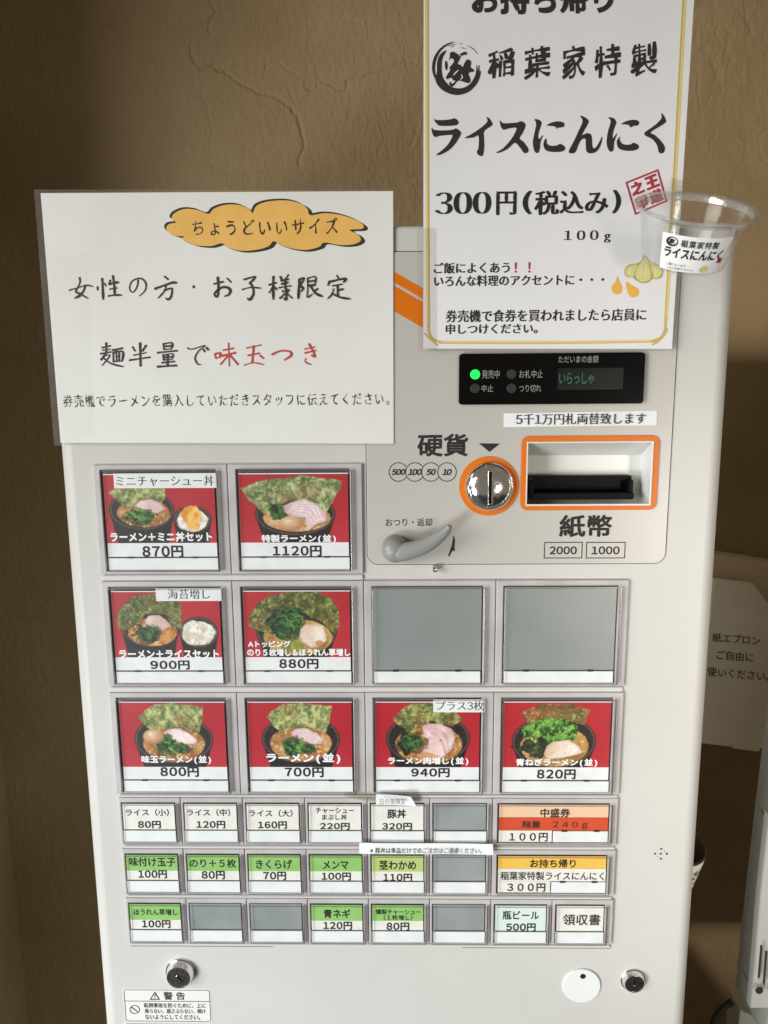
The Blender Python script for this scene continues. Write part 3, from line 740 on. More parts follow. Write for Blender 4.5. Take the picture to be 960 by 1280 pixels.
def pic_b1():
    p = Pic(85, 88, 868, 553, seed=3); p.bowl(350, 330, 215, 150); p.soup(365, 372, 178, 100, (150, 88, 36), (214, 150, 84))
    p.bowl(705, 375, 142, 112); p.rice(702, 380, 124, 92)
    p.nori([(110, 330), (120, 230), (180, 160), (260, 110), (380, 100), (500, 110), (575, 150), (590, 240), (575, 340), (520, 340), (470, 250), (330, 240), (240, 320), (170, 370)], (58, 66, 26), (122, 126, 62), (120, 84, 34))
    p.meat([(315, 300), (345, 258), (420, 252), (470, 285), (500, 330), (440, 358), (370, 350), (330, 330)], (214, 176, 164), (242, 220, 208))
    p.greens(320, 385, 92, 68, 20, (10, 24, 12), (36, 66, 26), (88, 124, 56)); return p
def pic_b2():
    p = Pic(85, 78, 852, 543, seed=4, W_=180); p.bowl(460, 350, 295, 190); p.soup(470, 400, 250, 130, (140, 100, 40), (200, 170, 90))
    p.nori([(112, 320), (130, 220), (200, 150), (300, 95), (460, 78), (620, 80), (720, 130), (775, 210), (775, 310), (735, 380), (660, 300), (520, 230), (330, 240), (270, 380), (180, 350)], (66, 72, 24), (132, 130, 60), (140, 84, 34))
    p.greens(390, 300, 130, 120, 40, (12, 30, 16), (44, 84, 34), (100, 150, 66))
    p.tex(p.ell(420, 470, 80, 40, 30), (110, 120, 40), (160, 160, 70), 20)
    p.meat([(490, 340), (530, 305), (600, 310), (655, 320), (680, 380), (680, 430), (620, 470), (560, 470), (500, 440), (482, 390)], (222, 190, 166), (246, 232, 216))
    p.put(p.ell(625, 445, 30, 22, 12)*.8, np.array((190, 120, 70))); return p
def std(seed, l, t, r, b, egg, dx=0, c=(178, 20, 36)):
    p = Pic(l, t, r, b, c, seed=seed); p.bowl(485+dx, 330, 290, 175); p.soup(485+dx, 360, 228, 130)
    p.nori([(232+dx, 165), (350+dx, 80), (480+dx, 68), (600+dx, 82), (718+dx, 92), (700+dx, 200), (668+dx, 285), (560+dx, 240), (420+dx, 250), (360+dx, 285), (290+dx, 240)], (104, 116, 54), (196, 200, 128))
    p.line([(380+dx, 80), (372+dx, 180), (400+dx, 260)], 3, (70, 80, 40), .5)
    p.meat([(415+dx, 280), (450+dx, 255), (520+dx, 250), (600+dx, 285), (655+dx, 330), (640+dx, 360), (560+dx, 365), (480+dx, 330), (425+dx, 310)], (226, 196, 200), (246, 230, 232))
    p.line([(418+dx, 262), (470+dx, 244), (540+dx, 244), (620+dx, 284)], 5, (90, 80, 84), .7)
    p.greens(445+dx, 385, 88, 66, 20); p.greens(545+dx, 390, 38, 26, 5, lite=(50, 70, 44))
    if egg: p.egg(335+dx, 308, 76, 52)
    return p
def pic_c1(): return std(5, 100, 68, 868, 527, True)
def pic_c2(): return std(6, 90, 70, 852, 530, False, -12)
def pic_c3():
    p = Pic(84, 68, 848, 538, (178, 20, 36), seed=7); p.bowl(468, 330, 310, 190); p.soup(475, 370, 248, 140)
    p.nori([(205, 180), (300, 100), (380, 70), (500, 76), (640, 110), (720, 190), (640, 240), (500, 200), (420, 260), (340, 290), (250, 230)], (74, 86, 34), (168, 170, 92), (150, 84, 40))
    p.meat([(425, 240), (470, 215), (560, 220), (640, 260), (668, 320), (650, 400), (600, 440), (560, 330), (440, 320)], (216, 164, 172), (240, 212, 216))
    p.meat([(430, 380), (470, 320), (540, 310), (590, 380), (600, 450), (540, 490), (400, 480), (390, 440)], (214, 150, 130), (244, 216, 226))
    for k in range(4): p.line([(450+k*14, 250+k*16), (560+k*12, 262+k*18), (630-k*4, 330+k*18)], 2.5, (176, 110, 120), .6)
    p.put(p.ell(460, 470, 80, 34, 24)*.6, np.array((196, 120, 60)))
    p.greens(330, 360, 112, 74, 24, (8, 20, 16), (30, 60, 32), (90, 140, 60)); return p
def pic_c4():
    p = Pic(82, 70, 826, 518, (180, 24, 36), seed=8); p.bowl(435, 340, 295, 185); p.soup(440, 370, 240, 140, (160, 110, 50), (210, 176, 110))
    p.nori([(195, 140), (330, 84), (420, 80), (560, 84), (685, 128), (640, 220), (520, 200), (300, 210), (250, 220)], (112, 70, 30), (168, 108, 56), (96, 104, 50))
    p.line([(345, 86), (362, 190)], 14, (100, 96, 44), .6); p.line([(520, 86), (505, 180)], 14, (100, 96, 44), .6)
    m = p.ell(410, 265, 205, 88, 50); p.tex(m, (24, 58, 18), (96, 160, 52), 34, 3, 3.6); p.put(m*(p.n(60, 2) > .66)*.8, np.array((168, 214, 96)))
    p.greens(290, 380, 90, 56, 14, (14, 26, 16), (36, 52, 26), (90, 110, 70))
    p.meat([(370, 430), (385, 370), (440, 335), (540, 325), (600, 360), (640, 410), (590, 430), (500, 455), (400, 460)], (222, 190, 160), (246, 232, 216)); return p
PICS = {'A1': pic_a1, 'A2': pic_a2, 'B1': pic_b1, 'B2': pic_b2, 'C1': pic_c1, 'C2': pic_c2, 'C3': pic_c3, 'C4': pic_c4}
M_print = bpy.data.materials.new('food_print'); M_print.use_nodes = True
_nt = M_print.node_tree; _a = nn(_nt, 'ShaderNodeAttribute'); _a.attribute_name = 'print'
_nt.links.new(_a.outputs['Color'], _nt.nodes['Principled BSDF'].inputs['Base Color']); _nt.nodes['Principled BSDF'].inputs['Roughness'].default_value = .5
def pic_mesh(p, x0, z0, x1, z1, y):
    g = (p.n(70, 2)-.5)*34+(np.random.default_rng(p.seed).random(p.X.shape)-.5)*14
    sat = np.clip(np.abs(p.im[..., 0]-p.im[..., 1])/120, 0, 1); p.im = p.im+(g*(1-.75*sat))[..., None]
    p.im = (p.im+np.roll(p.im, 1, 0)+np.roll(p.im, 1, 1)+p.im)/4*.97+8
    xs = np.linspace(x0, x1, p.w); zs = np.linspace(z1, z0, p.h); X, Z = np.meshgrid(xs, zs)
    V = np.stack([X, np.full_like(X, y), Z], -1).reshape(-1, 3); h, w = X.shape; idx = np.arange(h*w).reshape(h, w)
    q = np.stack([idx[:-1, :-1], idx[1:, :-1], idx[1:, 1:], idx[:-1, 1:]], -1).reshape(-1, 4)
    me = bpy.data.meshes.new('print'); me.vertices.add(len(V)); me.vertices.foreach_set('co', V.ravel())
    me.loops.add(q.size); me.loops.foreach_set('vertex_index', q.ravel().astype(np.int32))
    me.polygons.add(len(q)); me.polygons.foreach_set('loop_start', np.arange(0, q.size, 4, dtype=np.int32)); me.update(calc_edges=True)
    c = np.clip(p.im, 0, 255)/255; lin = np.where(c > .04045, ((c+.055)/1.055)**2.4, c/12.92)
    rg = np.ones((len(V), 4)); rg[:, :3] = lin.reshape(-1, 3)
    at_ = me.color_attributes.new('print', 'FLOAT_COLOR', 'POINT'); at_.data.foreach_set('color', rg.ravel())
    return me

# ------------------------------------------------------------------ buttons
mm = .001
YPAD = -0.0030
def button(label, x0, x1, ztop, zbot, wx0, wx1, wz1, wz0):
    """pad plate with its sunken window; returns the pad and the window rectangle"""
    pad = link('menu_button', plate([rect(x0+.0003, zbot, x1-.0003, ztop), rect(wx0, wz0, wx1-.003, wz1)], 0, YPAD, .0007, 1), M_pad, TM)
    pad['label'] = label
    link('window_well', join_meshes([flat([rect(wx0-.0002, wz0-.0002, wx1-.0028, wz1+.0002)], -.0008)]), M_well, pad)
    return pad
def cover(pad, wx0, wx1, wz0, wz1, h=.0062):
    """clear cap: front pane, four walls and their polished edges"""
    yf = YPAD-h+.002; yb = YPAD+.0006; i = .0011
    x0, x1, z0, z1 = wx0+i, wx1-.0016, wz0+.0006, wz1-i
    V = [(x0, yf, z0), (x1, yf, z0), (x1, yf, z1), (x0, yf, z1), (x0-.0006, yb, z0), (x1+.0014, yb, z0), (x1+.0014, yb, z1+.0006), (x0-.0006, yb, z1+.0006)]
    link('clear_cover', mesh(V, [(0, 1, 2, 3), (0, 4, 5, 1), (1, 5, 6, 2), (2, 6, 7, 3), (3, 7, 4, 0)]), M_cover, pad)
    e = .00055
    link('cover_rim', plate([rect(x0-e, z0-e, x1+e, z1+e), rect(x0+e*.4, z0+e*.4, x1-e*1.2, z1-e*.6)], yf+.0009, yf-.0001, .0002), M_edge, pad)
    w = .0009
    link('cover_shade_wall', box_mesh(x1, x1+w, yf+.0008, yb, z0, z1), M_edge, pad)  # extra right wall, its grey tint put in for the shade there
def strip(pad, x0, x1, z0, z1, clips=True, y=None, m=None):
    y = y if y is not None else YPAD-.0012
    link('clip_strip', plate([rect(x0, z0, x1, z1)], -.001, y, .0003), m or M_white, pad)
    link('strip_shade_line', flat([rect(x0, z1, x1, z1+.0006)], YPAD-.0004), M_seam, pad)  # dark line painted in as the shadow above the ledge
    if clips:
        w = x1-x0
        for f in (.2, .79): link('clip', box_mesh(x0+w*f-.0028, x0+w*f+.0028, YPAD-.0016, -.002, z1-.0003, z1+.0011, .0003), M_clip, pad)

def near(v, c, y=-.0031): return c+(v-c)*(1+y/.679)
XC = [-268, -146.2, -24.3, 97.6, 219.6]; WXL = [-261.6, -138.6, -16.9, 104.6]; WXR = [-153.6, -32.6, 89.0, 212.8]
ROWZ = {'A': (1344.2, 1242.6, 1339.7, 1245.7), 'B': (1235.8, 1133.2, 1230.4, 1135.8), 'C': (1126.8, 1022.6, 1121.6, 1024.8)}
YC = -.0031     # card level
WI = {'bold': .03}
XC, WXL, WXR = [[near(v, 6.9) for v in L] for L in (XC, WXL, WXR)]
ROWZ = {k: tuple(near(v, 1415.4) for v in t) for k, t in ROWZ.items()}
BIG = {
 'A1': ('photo button for ramen with small rice bowl set, 870 yen', [('ラーメン＋ミニ丼セット', (138, 665, 265.5, 677))], ('870円', (178, 682, 229, 697)), ('ミニチャーシュー丼', (142.5, 591.5, 271, 610), (145.5, 594.5, 267.5, 607.5))),
 'A2': ('photo button for special ramen with seaweed fan, 1120 yen', [('特製ラーメン(並)', (327, 668, 420, 679))], ('1120円', (341, 682, 402, 695.5)), None),
 'B1': ('photo button for ramen with extra seaweed and white rice, 900 yen', [('ラーメン＋ライスセット', (149, 812, 274, 823))], ('900円', (188, 825.5, 237, 837)), ('海苔増し', (195, 735, 277.5, 751), (210, 736.5, 262.5, 748.5))),
 'B2': ('photo button for ramen heaped with seaweed and spinach, 880 yen', [('Aトッピング', (310, 800.5, 363.5, 809)), ('のり５枚増し＆ほうれん草増し', (309, 810.5, 438, 820))], ('880円', (349, 823.5, 398, 836)), None),
 'C1': ('photo button for ramen with brown egg, 800 yen', [('味玉ラーメン(並)', (177, 944, 264, 955))], ('800円', (200.5, 958.5, 248.5, 971)), None),
 'C2': ('photo button for plain ramen, 700 yen', [('ラーメン(並)', (333, 941, 425.5, 954.5))], ('700円', (356, 959, 404.5, 971.5)), None),
 'C3': ('photo button for ramen with extra pork slices, 940 yen', [('ラーメン肉増し(並)', (485, 946, 585.5, 956.5))], ('940円', (514, 960, 562, 971.5)), ('プラス3枚', (541.5, 874, 606.5, 890), (545.5, 876, 604.5, 887.5))),
 'C4': ('photo button for green onion ramen, 820 yen', [('青ねぎラーメン(並)', (645, 948, 746.5, 958.5))], ('820円', (671, 961.5, 719.5, 974)), None),
 'B3': ('empty grey photo button, left one of the two', None, None, None), 'B4': ('empty grey photo button, right one of the two', None, None, None),
}
for key, (lab, names, price, over) in BIG.items():
    row, i = key[0], int(key[1])-1
    zt, zb, wt, wb_ = [v*mm for v in ROWZ[row]]
    wx0, wx1 = WXL[i]*mm, WXR[i]*mm
    pad = button(lab, XC[i]*mm, XC[i+1]*mm, zt, zb, wx0, wx1, wt, wb_)
    cx0, cx1 = wx0+.0026, wx1-.0048
    sz1 = wb_+.0128; sz0 = wb_+.0010
    if names:
        ct = wt-.0046; cpz = sz1+.0007+.0128
        link('photo_print', pic_mesh(PICS[key](), cx0, cpz, cx1, ct, YC), M_print, pad)
        link('print_edge', flat([rect(cx0, ct, cx1+.0005, ct+.0009), ], YC), M_white, pad)
        link('price_card', plate([rect(cx0, sz1+.0007, cx1, cpz)], YC+.0006, YC-.0001), M_white, pad)
        nm = [(s, pbox(*q, YC), {'fx': {'bold': .042}}) for s, q in names]
        text('name_lettering', nm, YC-.0004, M_whiteink, pad)
        text('price_lettering', [(price[0], pbox(*price[1], YC), {'fx': {'bold': .034}, 'half': .72})], YC-.0003, M_ink, pad)
        if over:
            link('overlay_label', plate([rect(*pbox(*over[1], YC))], YC-.0002, YC-.0007), M_white, pad)
            text('overlay_lettering', [(over[0], pbox(*over[2], YC), {'fx': {'ax': .010, 'az': -.008}})], YC-.0008, M_ink, pad)
    else:
        link('blank_card', plate([rect(wx0+.0014, sz1, wx1-.0044, wt-.0012)], -.001, YC+.0006), M_blank, pad)
    strip(pad, cx0 if names else wx0+.0018, cx1+(.0006 if names else 0), sz0, sz1-.0004)
    cover(pad, wx0, wx1, wb_, wt)

SROW = {'D': (1018.6, 968.6, 1013.6, 971.6), 'E': (963.8, 914.2, 958.9, 916.9), 'F': (909.9, 860.6, 904.9, 862.0)}
SROW = {k: tuple(near(v, 1415.4) for v in t) for k, t in SROW.items()}
def small(key, lab, x0, x1, wx0, wx1, top, lines, price, clips=False, full=False):
    zt, zb, wt, wb_ = [v*mm for v in SROW[key]]
    x0, x1, wx0, wx1 = [near(v, 6.9) for v in (x0, x1, wx0, wx1)]
    pad = button(lab, x0*mm, x1*mm, zt, zb, wx0*mm, wx1*mm, wt, wb_)
    a, c = wx0*mm+.0012, wx1*mm-.0042
    H = wt-wb_; sz0, sz1 = wb_+.0010, wb_+H*.312
    if top is None:
        link('blank_card', plate([rect(a-.0004, sz1, c, wt-.0010)], -.001, YC+.0006), M_blank2, pad)
    else:
        ct = wt-.0014; mid = sz1+.0006+H*.235
        if top == 'white': link('card', plate([rect(a, sz1+.0006, c, ct)], YC+.0006, YC), M_cream, pad)
        elif full: link('card', plate([rect(a, sz1+.0006, c, ct)], YC+.0006, YC), full, pad)
        else:
            link('name_card', plate([rect(a, mid, c, ct)], YC+.0006, YC), top, pad)
            link('price_card', plate([rect(a, sz1+.0006, c, mid)], YC+.0006, YC), M_cream, pad)
        text('name_lettering', [(s, pbox(*q, YC), {'fx': {'bold': bo+.010}}) for s, q, bo in lines], YC-.0002, M_ink, pad)
        if price: text('price_lettering', [(price[0], pbox(*price[1], YC), {'fx': {'bold': .030}, 'half': .70})], YC-.00025, M_ink, pad)
    strip(pad, a-.0002, c+.0006, sz0, sz1-.0003, clips=clips)
    cover(pad, wx0*mm, wx1*mm, wb_, wt, .0052)
    return pad
def sx(i): x0 = -266.4+60.75*i; return (x0, x0+60.75, x0+2.6, x0+58.6)
b_ = .006
small('D', 'small white button for a small rice, 80 yen', *sx(0), 'white', [('ライス（小）', (157, 1011, 211, 1020), b_)], ('80円', (172.5, 1026, 201, 1035.5)))
small('D', 'small white button for a medium rice, 120 yen', *sx(1), 'white', [('ライス（中）', (233.5, 1011, 287.5, 1020), b_)], ('120円', (245.5, 1026, 281.5, 1035.5)))
small('D', 'small white button for a large rice, 160 yen', *sx(2), 'white', [('ライス（大）', (311, 1012, 365.5, 1021), b_)], ('160円', (322.5, 1026.5, 358.5, 1036)))
small('D', 'small white button for the chashu rice bowl, 220 yen', *sx(3), 'white', [('チャーシュー', (394.5, 1009.5, 442.5, 1017), b_), ('まぶし丼', (402.5, 1018, 433.5, 1025), b_)], ('220円', (400, 1028.5, 437, 1037)))
small('D', 'small white button for the pork rice bowl, 320 yen', *sx(4), 'white', [('豚丼', (484, 1011.5, 507.5, 1023), .016)], ('320円', (477.5, 1028.5, 515, 1037.5)))
small('D', 'small empty grey button in the row of rice buttons', *sx(5), None, [], None)
G = M_green
small('E', 'small green button for a seasoned egg, 100 yen', *sx(0), G, [('味付け玉子', (161.5, 1071.5, 219, 1083), .012)], ('100円', (173, 1087.5, 208.5, 1098)))
small('E', 'small green button for five sheets of seaweed, 80 yen', *sx(1), G, [('のり＋５枚', (237, 1073.5, 295, 1084.5), .008)], ('80円', (252, 1088.5, 281, 1099)))
small('E', 'small green button for wood ear mushrooms, 70 yen', *sx(2), G, [('きくらげ', (320, 1074.5, 365, 1086), .008)], ('70円', (329, 1089.5, 357.5, 1100)))
small('E', 'small green button for bamboo shoots, 100 yen', *sx(3), G, [('メンマ', (403.5, 1076, 435.5, 1086.5), .012)], ('100円', (402, 1090.5, 438.5, 1100.5)))
small('E', 'small yellow-green button for seaweed stems, 110 yen', *sx(4), M_yelgreen, [('茎わかめ', (474, 1075.5, 520, 1087), .012)], ('110円', (479, 1092, 515, 1102)))
small('E', 'small empty grey button in the row of green topping buttons', *sx(5), None, [], None)
small('F', 'small green button for extra spinach, 100 yen', *sx(0), G, [('ほうれん草増し', (167, 1136, 222, 1144), .008)], ('100円', (177.5, 1150, 213, 1160)))
small('F', 'small empty grey button beside the extra spinach button', *sx(1), None, [], None)
small('F', 'small empty grey button beside the green onion button', *sx(2), None, [], None)
small('F', 'small green button for green onion, 120 yen', *sx(3), G, [('青ネギ', (404.5, 1136.5, 438, 1147.5), .014)], ('120円', (404, 1152, 440, 1162)))
small('F', 'small green button for smoked pork, 80 yen', *sx(4), G, [('燻製チャーシュー', (469.5, 1136.5, 526, 1143), .006), ('（１枚増し）', (479.5, 1143.5, 515.5, 1150), .006)], ('80円', (483, 1153, 511.5, 1163)))
small('F', 'small empty grey button beside the bottled beer button', *sx(5), None, [], None)
small('F', 'small pale mint button for bottled beer, 500 yen', 98.1, 158.6, 101.2, 156.8, M_mint, [('瓶ビール', (628, 1138.5, 674, 1149.5), .010)], ('500円', (632.5, 1154, 669.5, 1164)), full=M_mint)
small('F', 'small white receipt button at the lower right', 158.6, 219.2, 162.0, 213.8, 'white', [('領収書', (703.5, 1142.5, 750.5, 1156.5), .004)], None)
# two wide buttons with coloured bands
def wide_button(key, lab, bands, texts):
    zt, zb, wt, wb_ = [v*mm for v in SROW[key]]
    p0, p1, w0, w1 = [near(v, 6.9)*mm for v in (98.1, 219.2, 103.0, 214.2)]
    pad = button(lab, p0, p1, zt, zb, w0, w1, wt, wb_)
    a, c = w0+.0014, w1-.0044; H = wt-wb_
    z = [wt-.0014, wt-H*.345, wt-H*.675, wb_+.0012]
    link('name_card', plate([rect(a, z[1], c, z[0])], YC+.0006, YC), bands[0], pad)
    link('name_card', plate([rect(a, z[2], c, z[1]-.0002)], YC+.0006, YC-.0001), bands[1], pad)
    xm = a+(c-a)*.495
    link('price_card', plate([rect(a, z[3], xm-.0006, z[2]-.0003)], YC+.0006, YC), M_cream, pad)
    strip(pad, xm+.0006, c+.0004, z[3], z[2]-.0006, True, YC-.0004)
    for s, q, bo, m_ in texts: text('name_lettering', [(s, pbox(*q, YC), {'fx': {'bold': bo+.010}})], YC-.0003, m_, pad)
    cover(pad, w0, w1, wb_, wt, .0052)
wide_button('D', 'wide button with a peach and a red band, 100 yen', (M_peach, M_red), [('中盛券', (675.5, 1010.5, 712.5, 1021.5), .010, M_ink), ('麺量　２４０ｇ', (652, 1026, 734.5, 1036.5), .000, M_brush), ('１００円', (636.5, 1041, 684.5, 1051.5), .010, M_ink)])
wide_button('E', 'wide button with a yellow band, takeaway garlic, 300 yen', (M_gold, M_cream), [('お持ち帰り', (662.5, 1074, 719.5, 1084.5), .008, M_ink), ('稲葉家特製ライスにんにく', (625.5, 1089.5, 755, 1100), .004, M_ink), ('３００円', (634, 1104, 681.5, 1114.5), .010, M_ink)])

# rails between the button rows
for z1, z0, xl, xr in ((1241.6, 1236.8, -265.5, -24.6), (1132.2, 1127.6, -265.5, 217.5), (1021.9, 1019.4, -264, 217.5), (967.6, 964.6, -263.5, 217), (913.4, 910.8, -263.5, 216.5), (860.0, 857.2, -263.2, 217.0)):
    z0, z1 = near(z0, 1415.4, -.002), near(z1, 1415.4, -.002)
    link('row_rail', box_mesh(xl*mm, xr*mm, -.0022, 0, z0*mm, z1*mm, .0006), M_rail, TM)
link('rail_outline', flat([rect(-.2640, .8566, -.120, .8570)], -.0003), M_seam, TM)  # thin dark outline below the lowest rail
link('rail_outline', flat([rect(.070, .8566, .2178, .8570), rect(.2174, .8566, .2178, .8612)], -.0003), M_seam, TM)

# ------------------------------------------------------------------ slips stuck on the machine
def sheet(corners, y, bend=None, nx=24, nz=16, thick=.00025, world=None):
    """a thin curved sheet over four photo corners tl,tr,br,bl; bend(u, v) -> extra distance towards the viewer"""
    c = [at(*p, y) for p in corners]; V = []; Fc = []
    for side in (0, 1):
        for j in range(nz+1):
            for i in range(nx+1):
                u, v = i/nx, j/nz
                p = (c[0]*(1-u)+c[1]*u)*(1-v)+(c[3]*(1-u)+c[2]*u)*v
                V.append((p.x, y-(bend(u, v) if bend else world(p.x, p.z) if world else 0)+side*thick, p.z))
    n1 = (nx+1)*(nz+1)
    for j in range(nz):
        for i in range(nx):
            a = j*(nx+1)+i; Fc.append((a, a+nx+1, a+nx+2, a+1)); Fc.append((a+n1, a+1+n1, a+nx+2+n1, a+nx+1+n1))
    ed = [i for i in range(nx+1)]+[j*(nx+1)+nx for j in range(1, nz+1)]+[nz*(nx+1)+i for i in range(nx-1, -1, -1)]+[j*(nx+1) for j in range(nz-1, 0, -1)]
    for k in range(len(ed)):
        a, b2 = ed[k], ed[(k+1) % len(ed)]; Fc.append((a, b2, b2+n1, a+n1))
    me = mesh(V, Fc)
    for p in me.polygons: p.use_smooth = True
    me.set_sharp_from_angle(angle=math.radians(40))
    return me

sl = empty('paper_slip', tuple(at(731, 532, YP)), 'white paper strip of banknote change text below the black display', 'paper strip')
link('slip_paper', sheet([(629.5, 516.5), (821, 513.5), (821, 531.5), (629.5, 534)], YP-.0007, lambda u, v: .0003*math.sin(u*5), 20, 4), M_white, sl)
text('lettering', [('5千1万円札両替致します', pbox(644.5, 516.5, 806.5, 530.5, YP), {'fx': {'ax': .012, 'az': -.006}})], YP-.0016, M_ink, sl)

n2 = empty('paper_slip', tuple(at(532, 1068, -.012)), 'narrow white strip with fine print across two rows, below the pork bowl button', 'paper strip')
link('slip_paper', sheet([(449, 1053.5), (616, 1055), (616.5, 1068.5), (449, 1067)], -.0082, lambda u, v: .0004*math.sin(u*7), 20, 4), M_white, n2)
text('lettering', [('※豚丼は単品だけでのご注文はご遠慮ください。', pbox(462.5, 1060, 602, 1067, -.009), {'fx': {'ax': .004}})], -.0090, M_ink, n2)

# curled slip above the pork bowl button
n3 = empty('curled_slip', tuple(at(495, 1005, -.006)), 'small curled white sticker peeling above the pork bowl button', 'sticker')
def curl(u, v): return .0035*(u**2)+.0035*((1-v)**2)
cs = sheet([(470, 990.5), (513, 991), (520, 1005.5), (470, 1005.5)], -.0060, curl, 12, 8)
for v in cs.vertices:     # rounded upper right corner
    pass
link('slip_paper', cs, M_white, n3)
text('lettering', [('日の夜限定', pbox(475, 996, 507, 1003, -.010), {'fx': {'ax': .004}})], -.0132, M_ink, n3)
link('adhesive_smudge', sheet([(428, 990), (472, 992), (476, 1004), (432, 997)], -.0050, None, 6, 4, .0002), clear_mat('old_tape', (.94, .93, .90, 1), .04, .4, .3, (200, .5)), n3)

def drape_children(root, f, skip):
    """lay the printing on the waves of its sheet"""
    o = ORIGIN[root.name]
    for ch in COL.objects:
        if ch.parent == root and not ch.name.startswith(skip):
            for v in ch.data.vertices: v.co.y -= f(v.co.x+o.x, v.co.z+o.z)
# ------------------------------------------------------------------ left notice
YL = -.0016
def wavy(seed, amp=.0012):
    '''gentle waves of a laminated sheet, as a function of the place on the wall'''
    r = random.Random(seed); k = [(r.uniform(1, 4), r.uniform(0, 6), r.uniform(1, 3), r.uniform(0, 6)) for _ in range(3)]
    return lambda x, z: amp*(1+sum(math.sin(a*x*8+b2)*math.sin(c*z*8+d) for a, b2, c, d in k)/3)
wv = wavy(3, .00035)
LN = empty('laminated_notice', tuple(at(285, 556, YL)), 'landscape laminated notice with an orange cloud, taped on the upper left', 'notice')
link('laminate_sleeve', sheet([(42.5, 237), (492.5, 237.5), (493.5, 557), (68, 557)], YL-.0001, None, 40, 28, .0003, wv), M_sleeve, LN)
link('notice_sheet', sheet([(51, 241.5), (491.3, 239), (492, 554.5), (76, 553.5)], YL-.0006, None, 40, 28, .0003, wv), M_paper, LN)
yq = YL-.0008
def zpt(x, y, ox, oy, s, Y): p = at(ox+x/s, oy+y/s, Y); return (p.x, p.z)
cloud = [(28, 160), (42, 142), (72, 136), (52, 118), (66, 94), (110, 76), (165, 80), (215, 98), (240, 75), (290, 58), (350, 58), (398, 78), (412, 94), (430, 62), (480, 43), (560, 38), (620, 50), (655, 75), (668, 104), (730, 95), (800, 102), (870, 125), (905, 150), (895, 165), (842, 169), (880, 190), (893, 215), (860, 233), (800, 236), (730, 225), (708, 244), (650, 258), (590, 252), (540, 238), (505, 219), (485, 240), (440, 255), (370, 262), (310, 250), (275, 228), (230, 240), (170, 238), (120, 222), (98, 206), (110, 198), (70, 195), (40, 180)]
for k, (dx, dy) in enumerate(((-10, -8), (3, 3), (18, 8))):
    link('cloud_shadow', flat([smooth_loop([zpt(x+dx, y+dy, 200, 240, 3.556, yq) for x, y in cloud], 4)], yq+.0001-k*.00003), M_brush, LN)
link('cloud_shape', flat([smooth_loop([zpt(x, y, 200, 240, 3.556, yq) for x, y in cloud], 4)], yq-.0001), M_cloud, LN)
hand = {'fx': {'bold': .006, 'brush': .022, 'rise': .10, 'slant': -.04}}
text('cloud_lettering', [('ちょうどいいサイズ', pbox(240.5, 273, 422, 294, yq), {**hand, 'adv': 1.18})], yq-.0002, M_brush, LN)
text('small_lettering', [('券売機でラーメンを購入していただきスタッフに伝えてください。', pbox(79, 492, 486, 508, yq), {'fx': {'bold': -.006, 'brush': .020, 'rise': .06, 'slant': -.04}, 'adv': 1.12})], yq-.0002, M_brush, LN)
L1 = [  # brush strokes of the first line; crop coordinates (scale 4.8, origin 70,330)
 [(142, 82), (144, 110), (132, 140), (119, 166), (150, 182), (192, 207)], [(176, 128), (166, 160), (145, 188), (113, 206)], [(80, 158), (130, 143), (185, 128), (222, 136)],
 [(249, 138), (250, 156)], [(277, 88), (280, 150), (283, 214)], [(290, 116), (300, 132)], [(326, 98), (318, 122)], [(318, 122), (350, 113), (376, 110)], [(322, 152), (345, 146), (368, 144)], [(314, 192), (350, 187), (394, 187)], [(341, 72), (349, 130), (352, 186)],
 [(492, 96), (488, 130), (468, 166), (450, 166), (441, 140), (455, 105), (488, 88), (520, 92), (540, 122), (532, 162), (500, 192)],
 [(652, 76), (672, 92)], [(594, 149), (650, 128), (700, 112), (726, 114)], [(660, 130), (648, 165), (612, 206)], [(650, 158), (692, 146), (696, 160), (690, 195), (672, 214), (658, 204)],
 [(825, 133), (826, 142)]]
L2 = [[(84, 120), (112, 113), (142, 106)], [(106, 80), (110, 140), (104, 196), (86, 184), (98, 164), (132, 141), (165, 142), (182, 160), (172, 184), (146, 194)], [(162, 86), (186, 110)],
 [(264, 94), (328, 76), (322, 92), (298, 114)], [(298, 112), (316, 140), (320, 180), (300, 214), (284, 206)], [(252, 154), (305, 141), (366, 146)],
 [(414, 126), (456, 113)], [(440, 76), (438, 140), (440, 214)], [(438, 132), (415, 174)], [(444, 138), (460, 154)], [(482, 78), (490, 94)], [(530, 66), (514, 88)], [(486, 102), (530, 92)], [(490, 121), (526, 112)], [(472, 144), (546, 131)], [(510, 92), (512, 140)], [(514, 146), (518, 212), (504, 204)], [(494, 160), (501, 172)], [(480, 206), (506, 182)], [(532, 156), (519, 170)], [(520, 176), (552, 206)],
 [(592, 96), (622, 84), (616, 104), (602, 128), (618, 148), (606, 166)], [(596, 96), (592, 150), (589, 210)], [(646, 86), (692, 78), (688, 128)], [(650, 106), (686, 101)], [(648, 130), (688, 126)], [(645, 86), (646, 150), (644, 200), (674, 180)], [(704, 150), (682, 166)], [(664, 134), (690, 174), (734, 196)],
 [(820, 70), (830, 86)], [(776, 104), (768, 128)], [(778, 108), (830, 95), (872, 90), (860, 112)], [(794, 132), (852, 122)], [(824, 126), (826, 192)], [(828, 158), (856, 152)], [(800, 150), (792, 180), (765, 210)], [(790, 178), (838, 200), (900, 211)]]
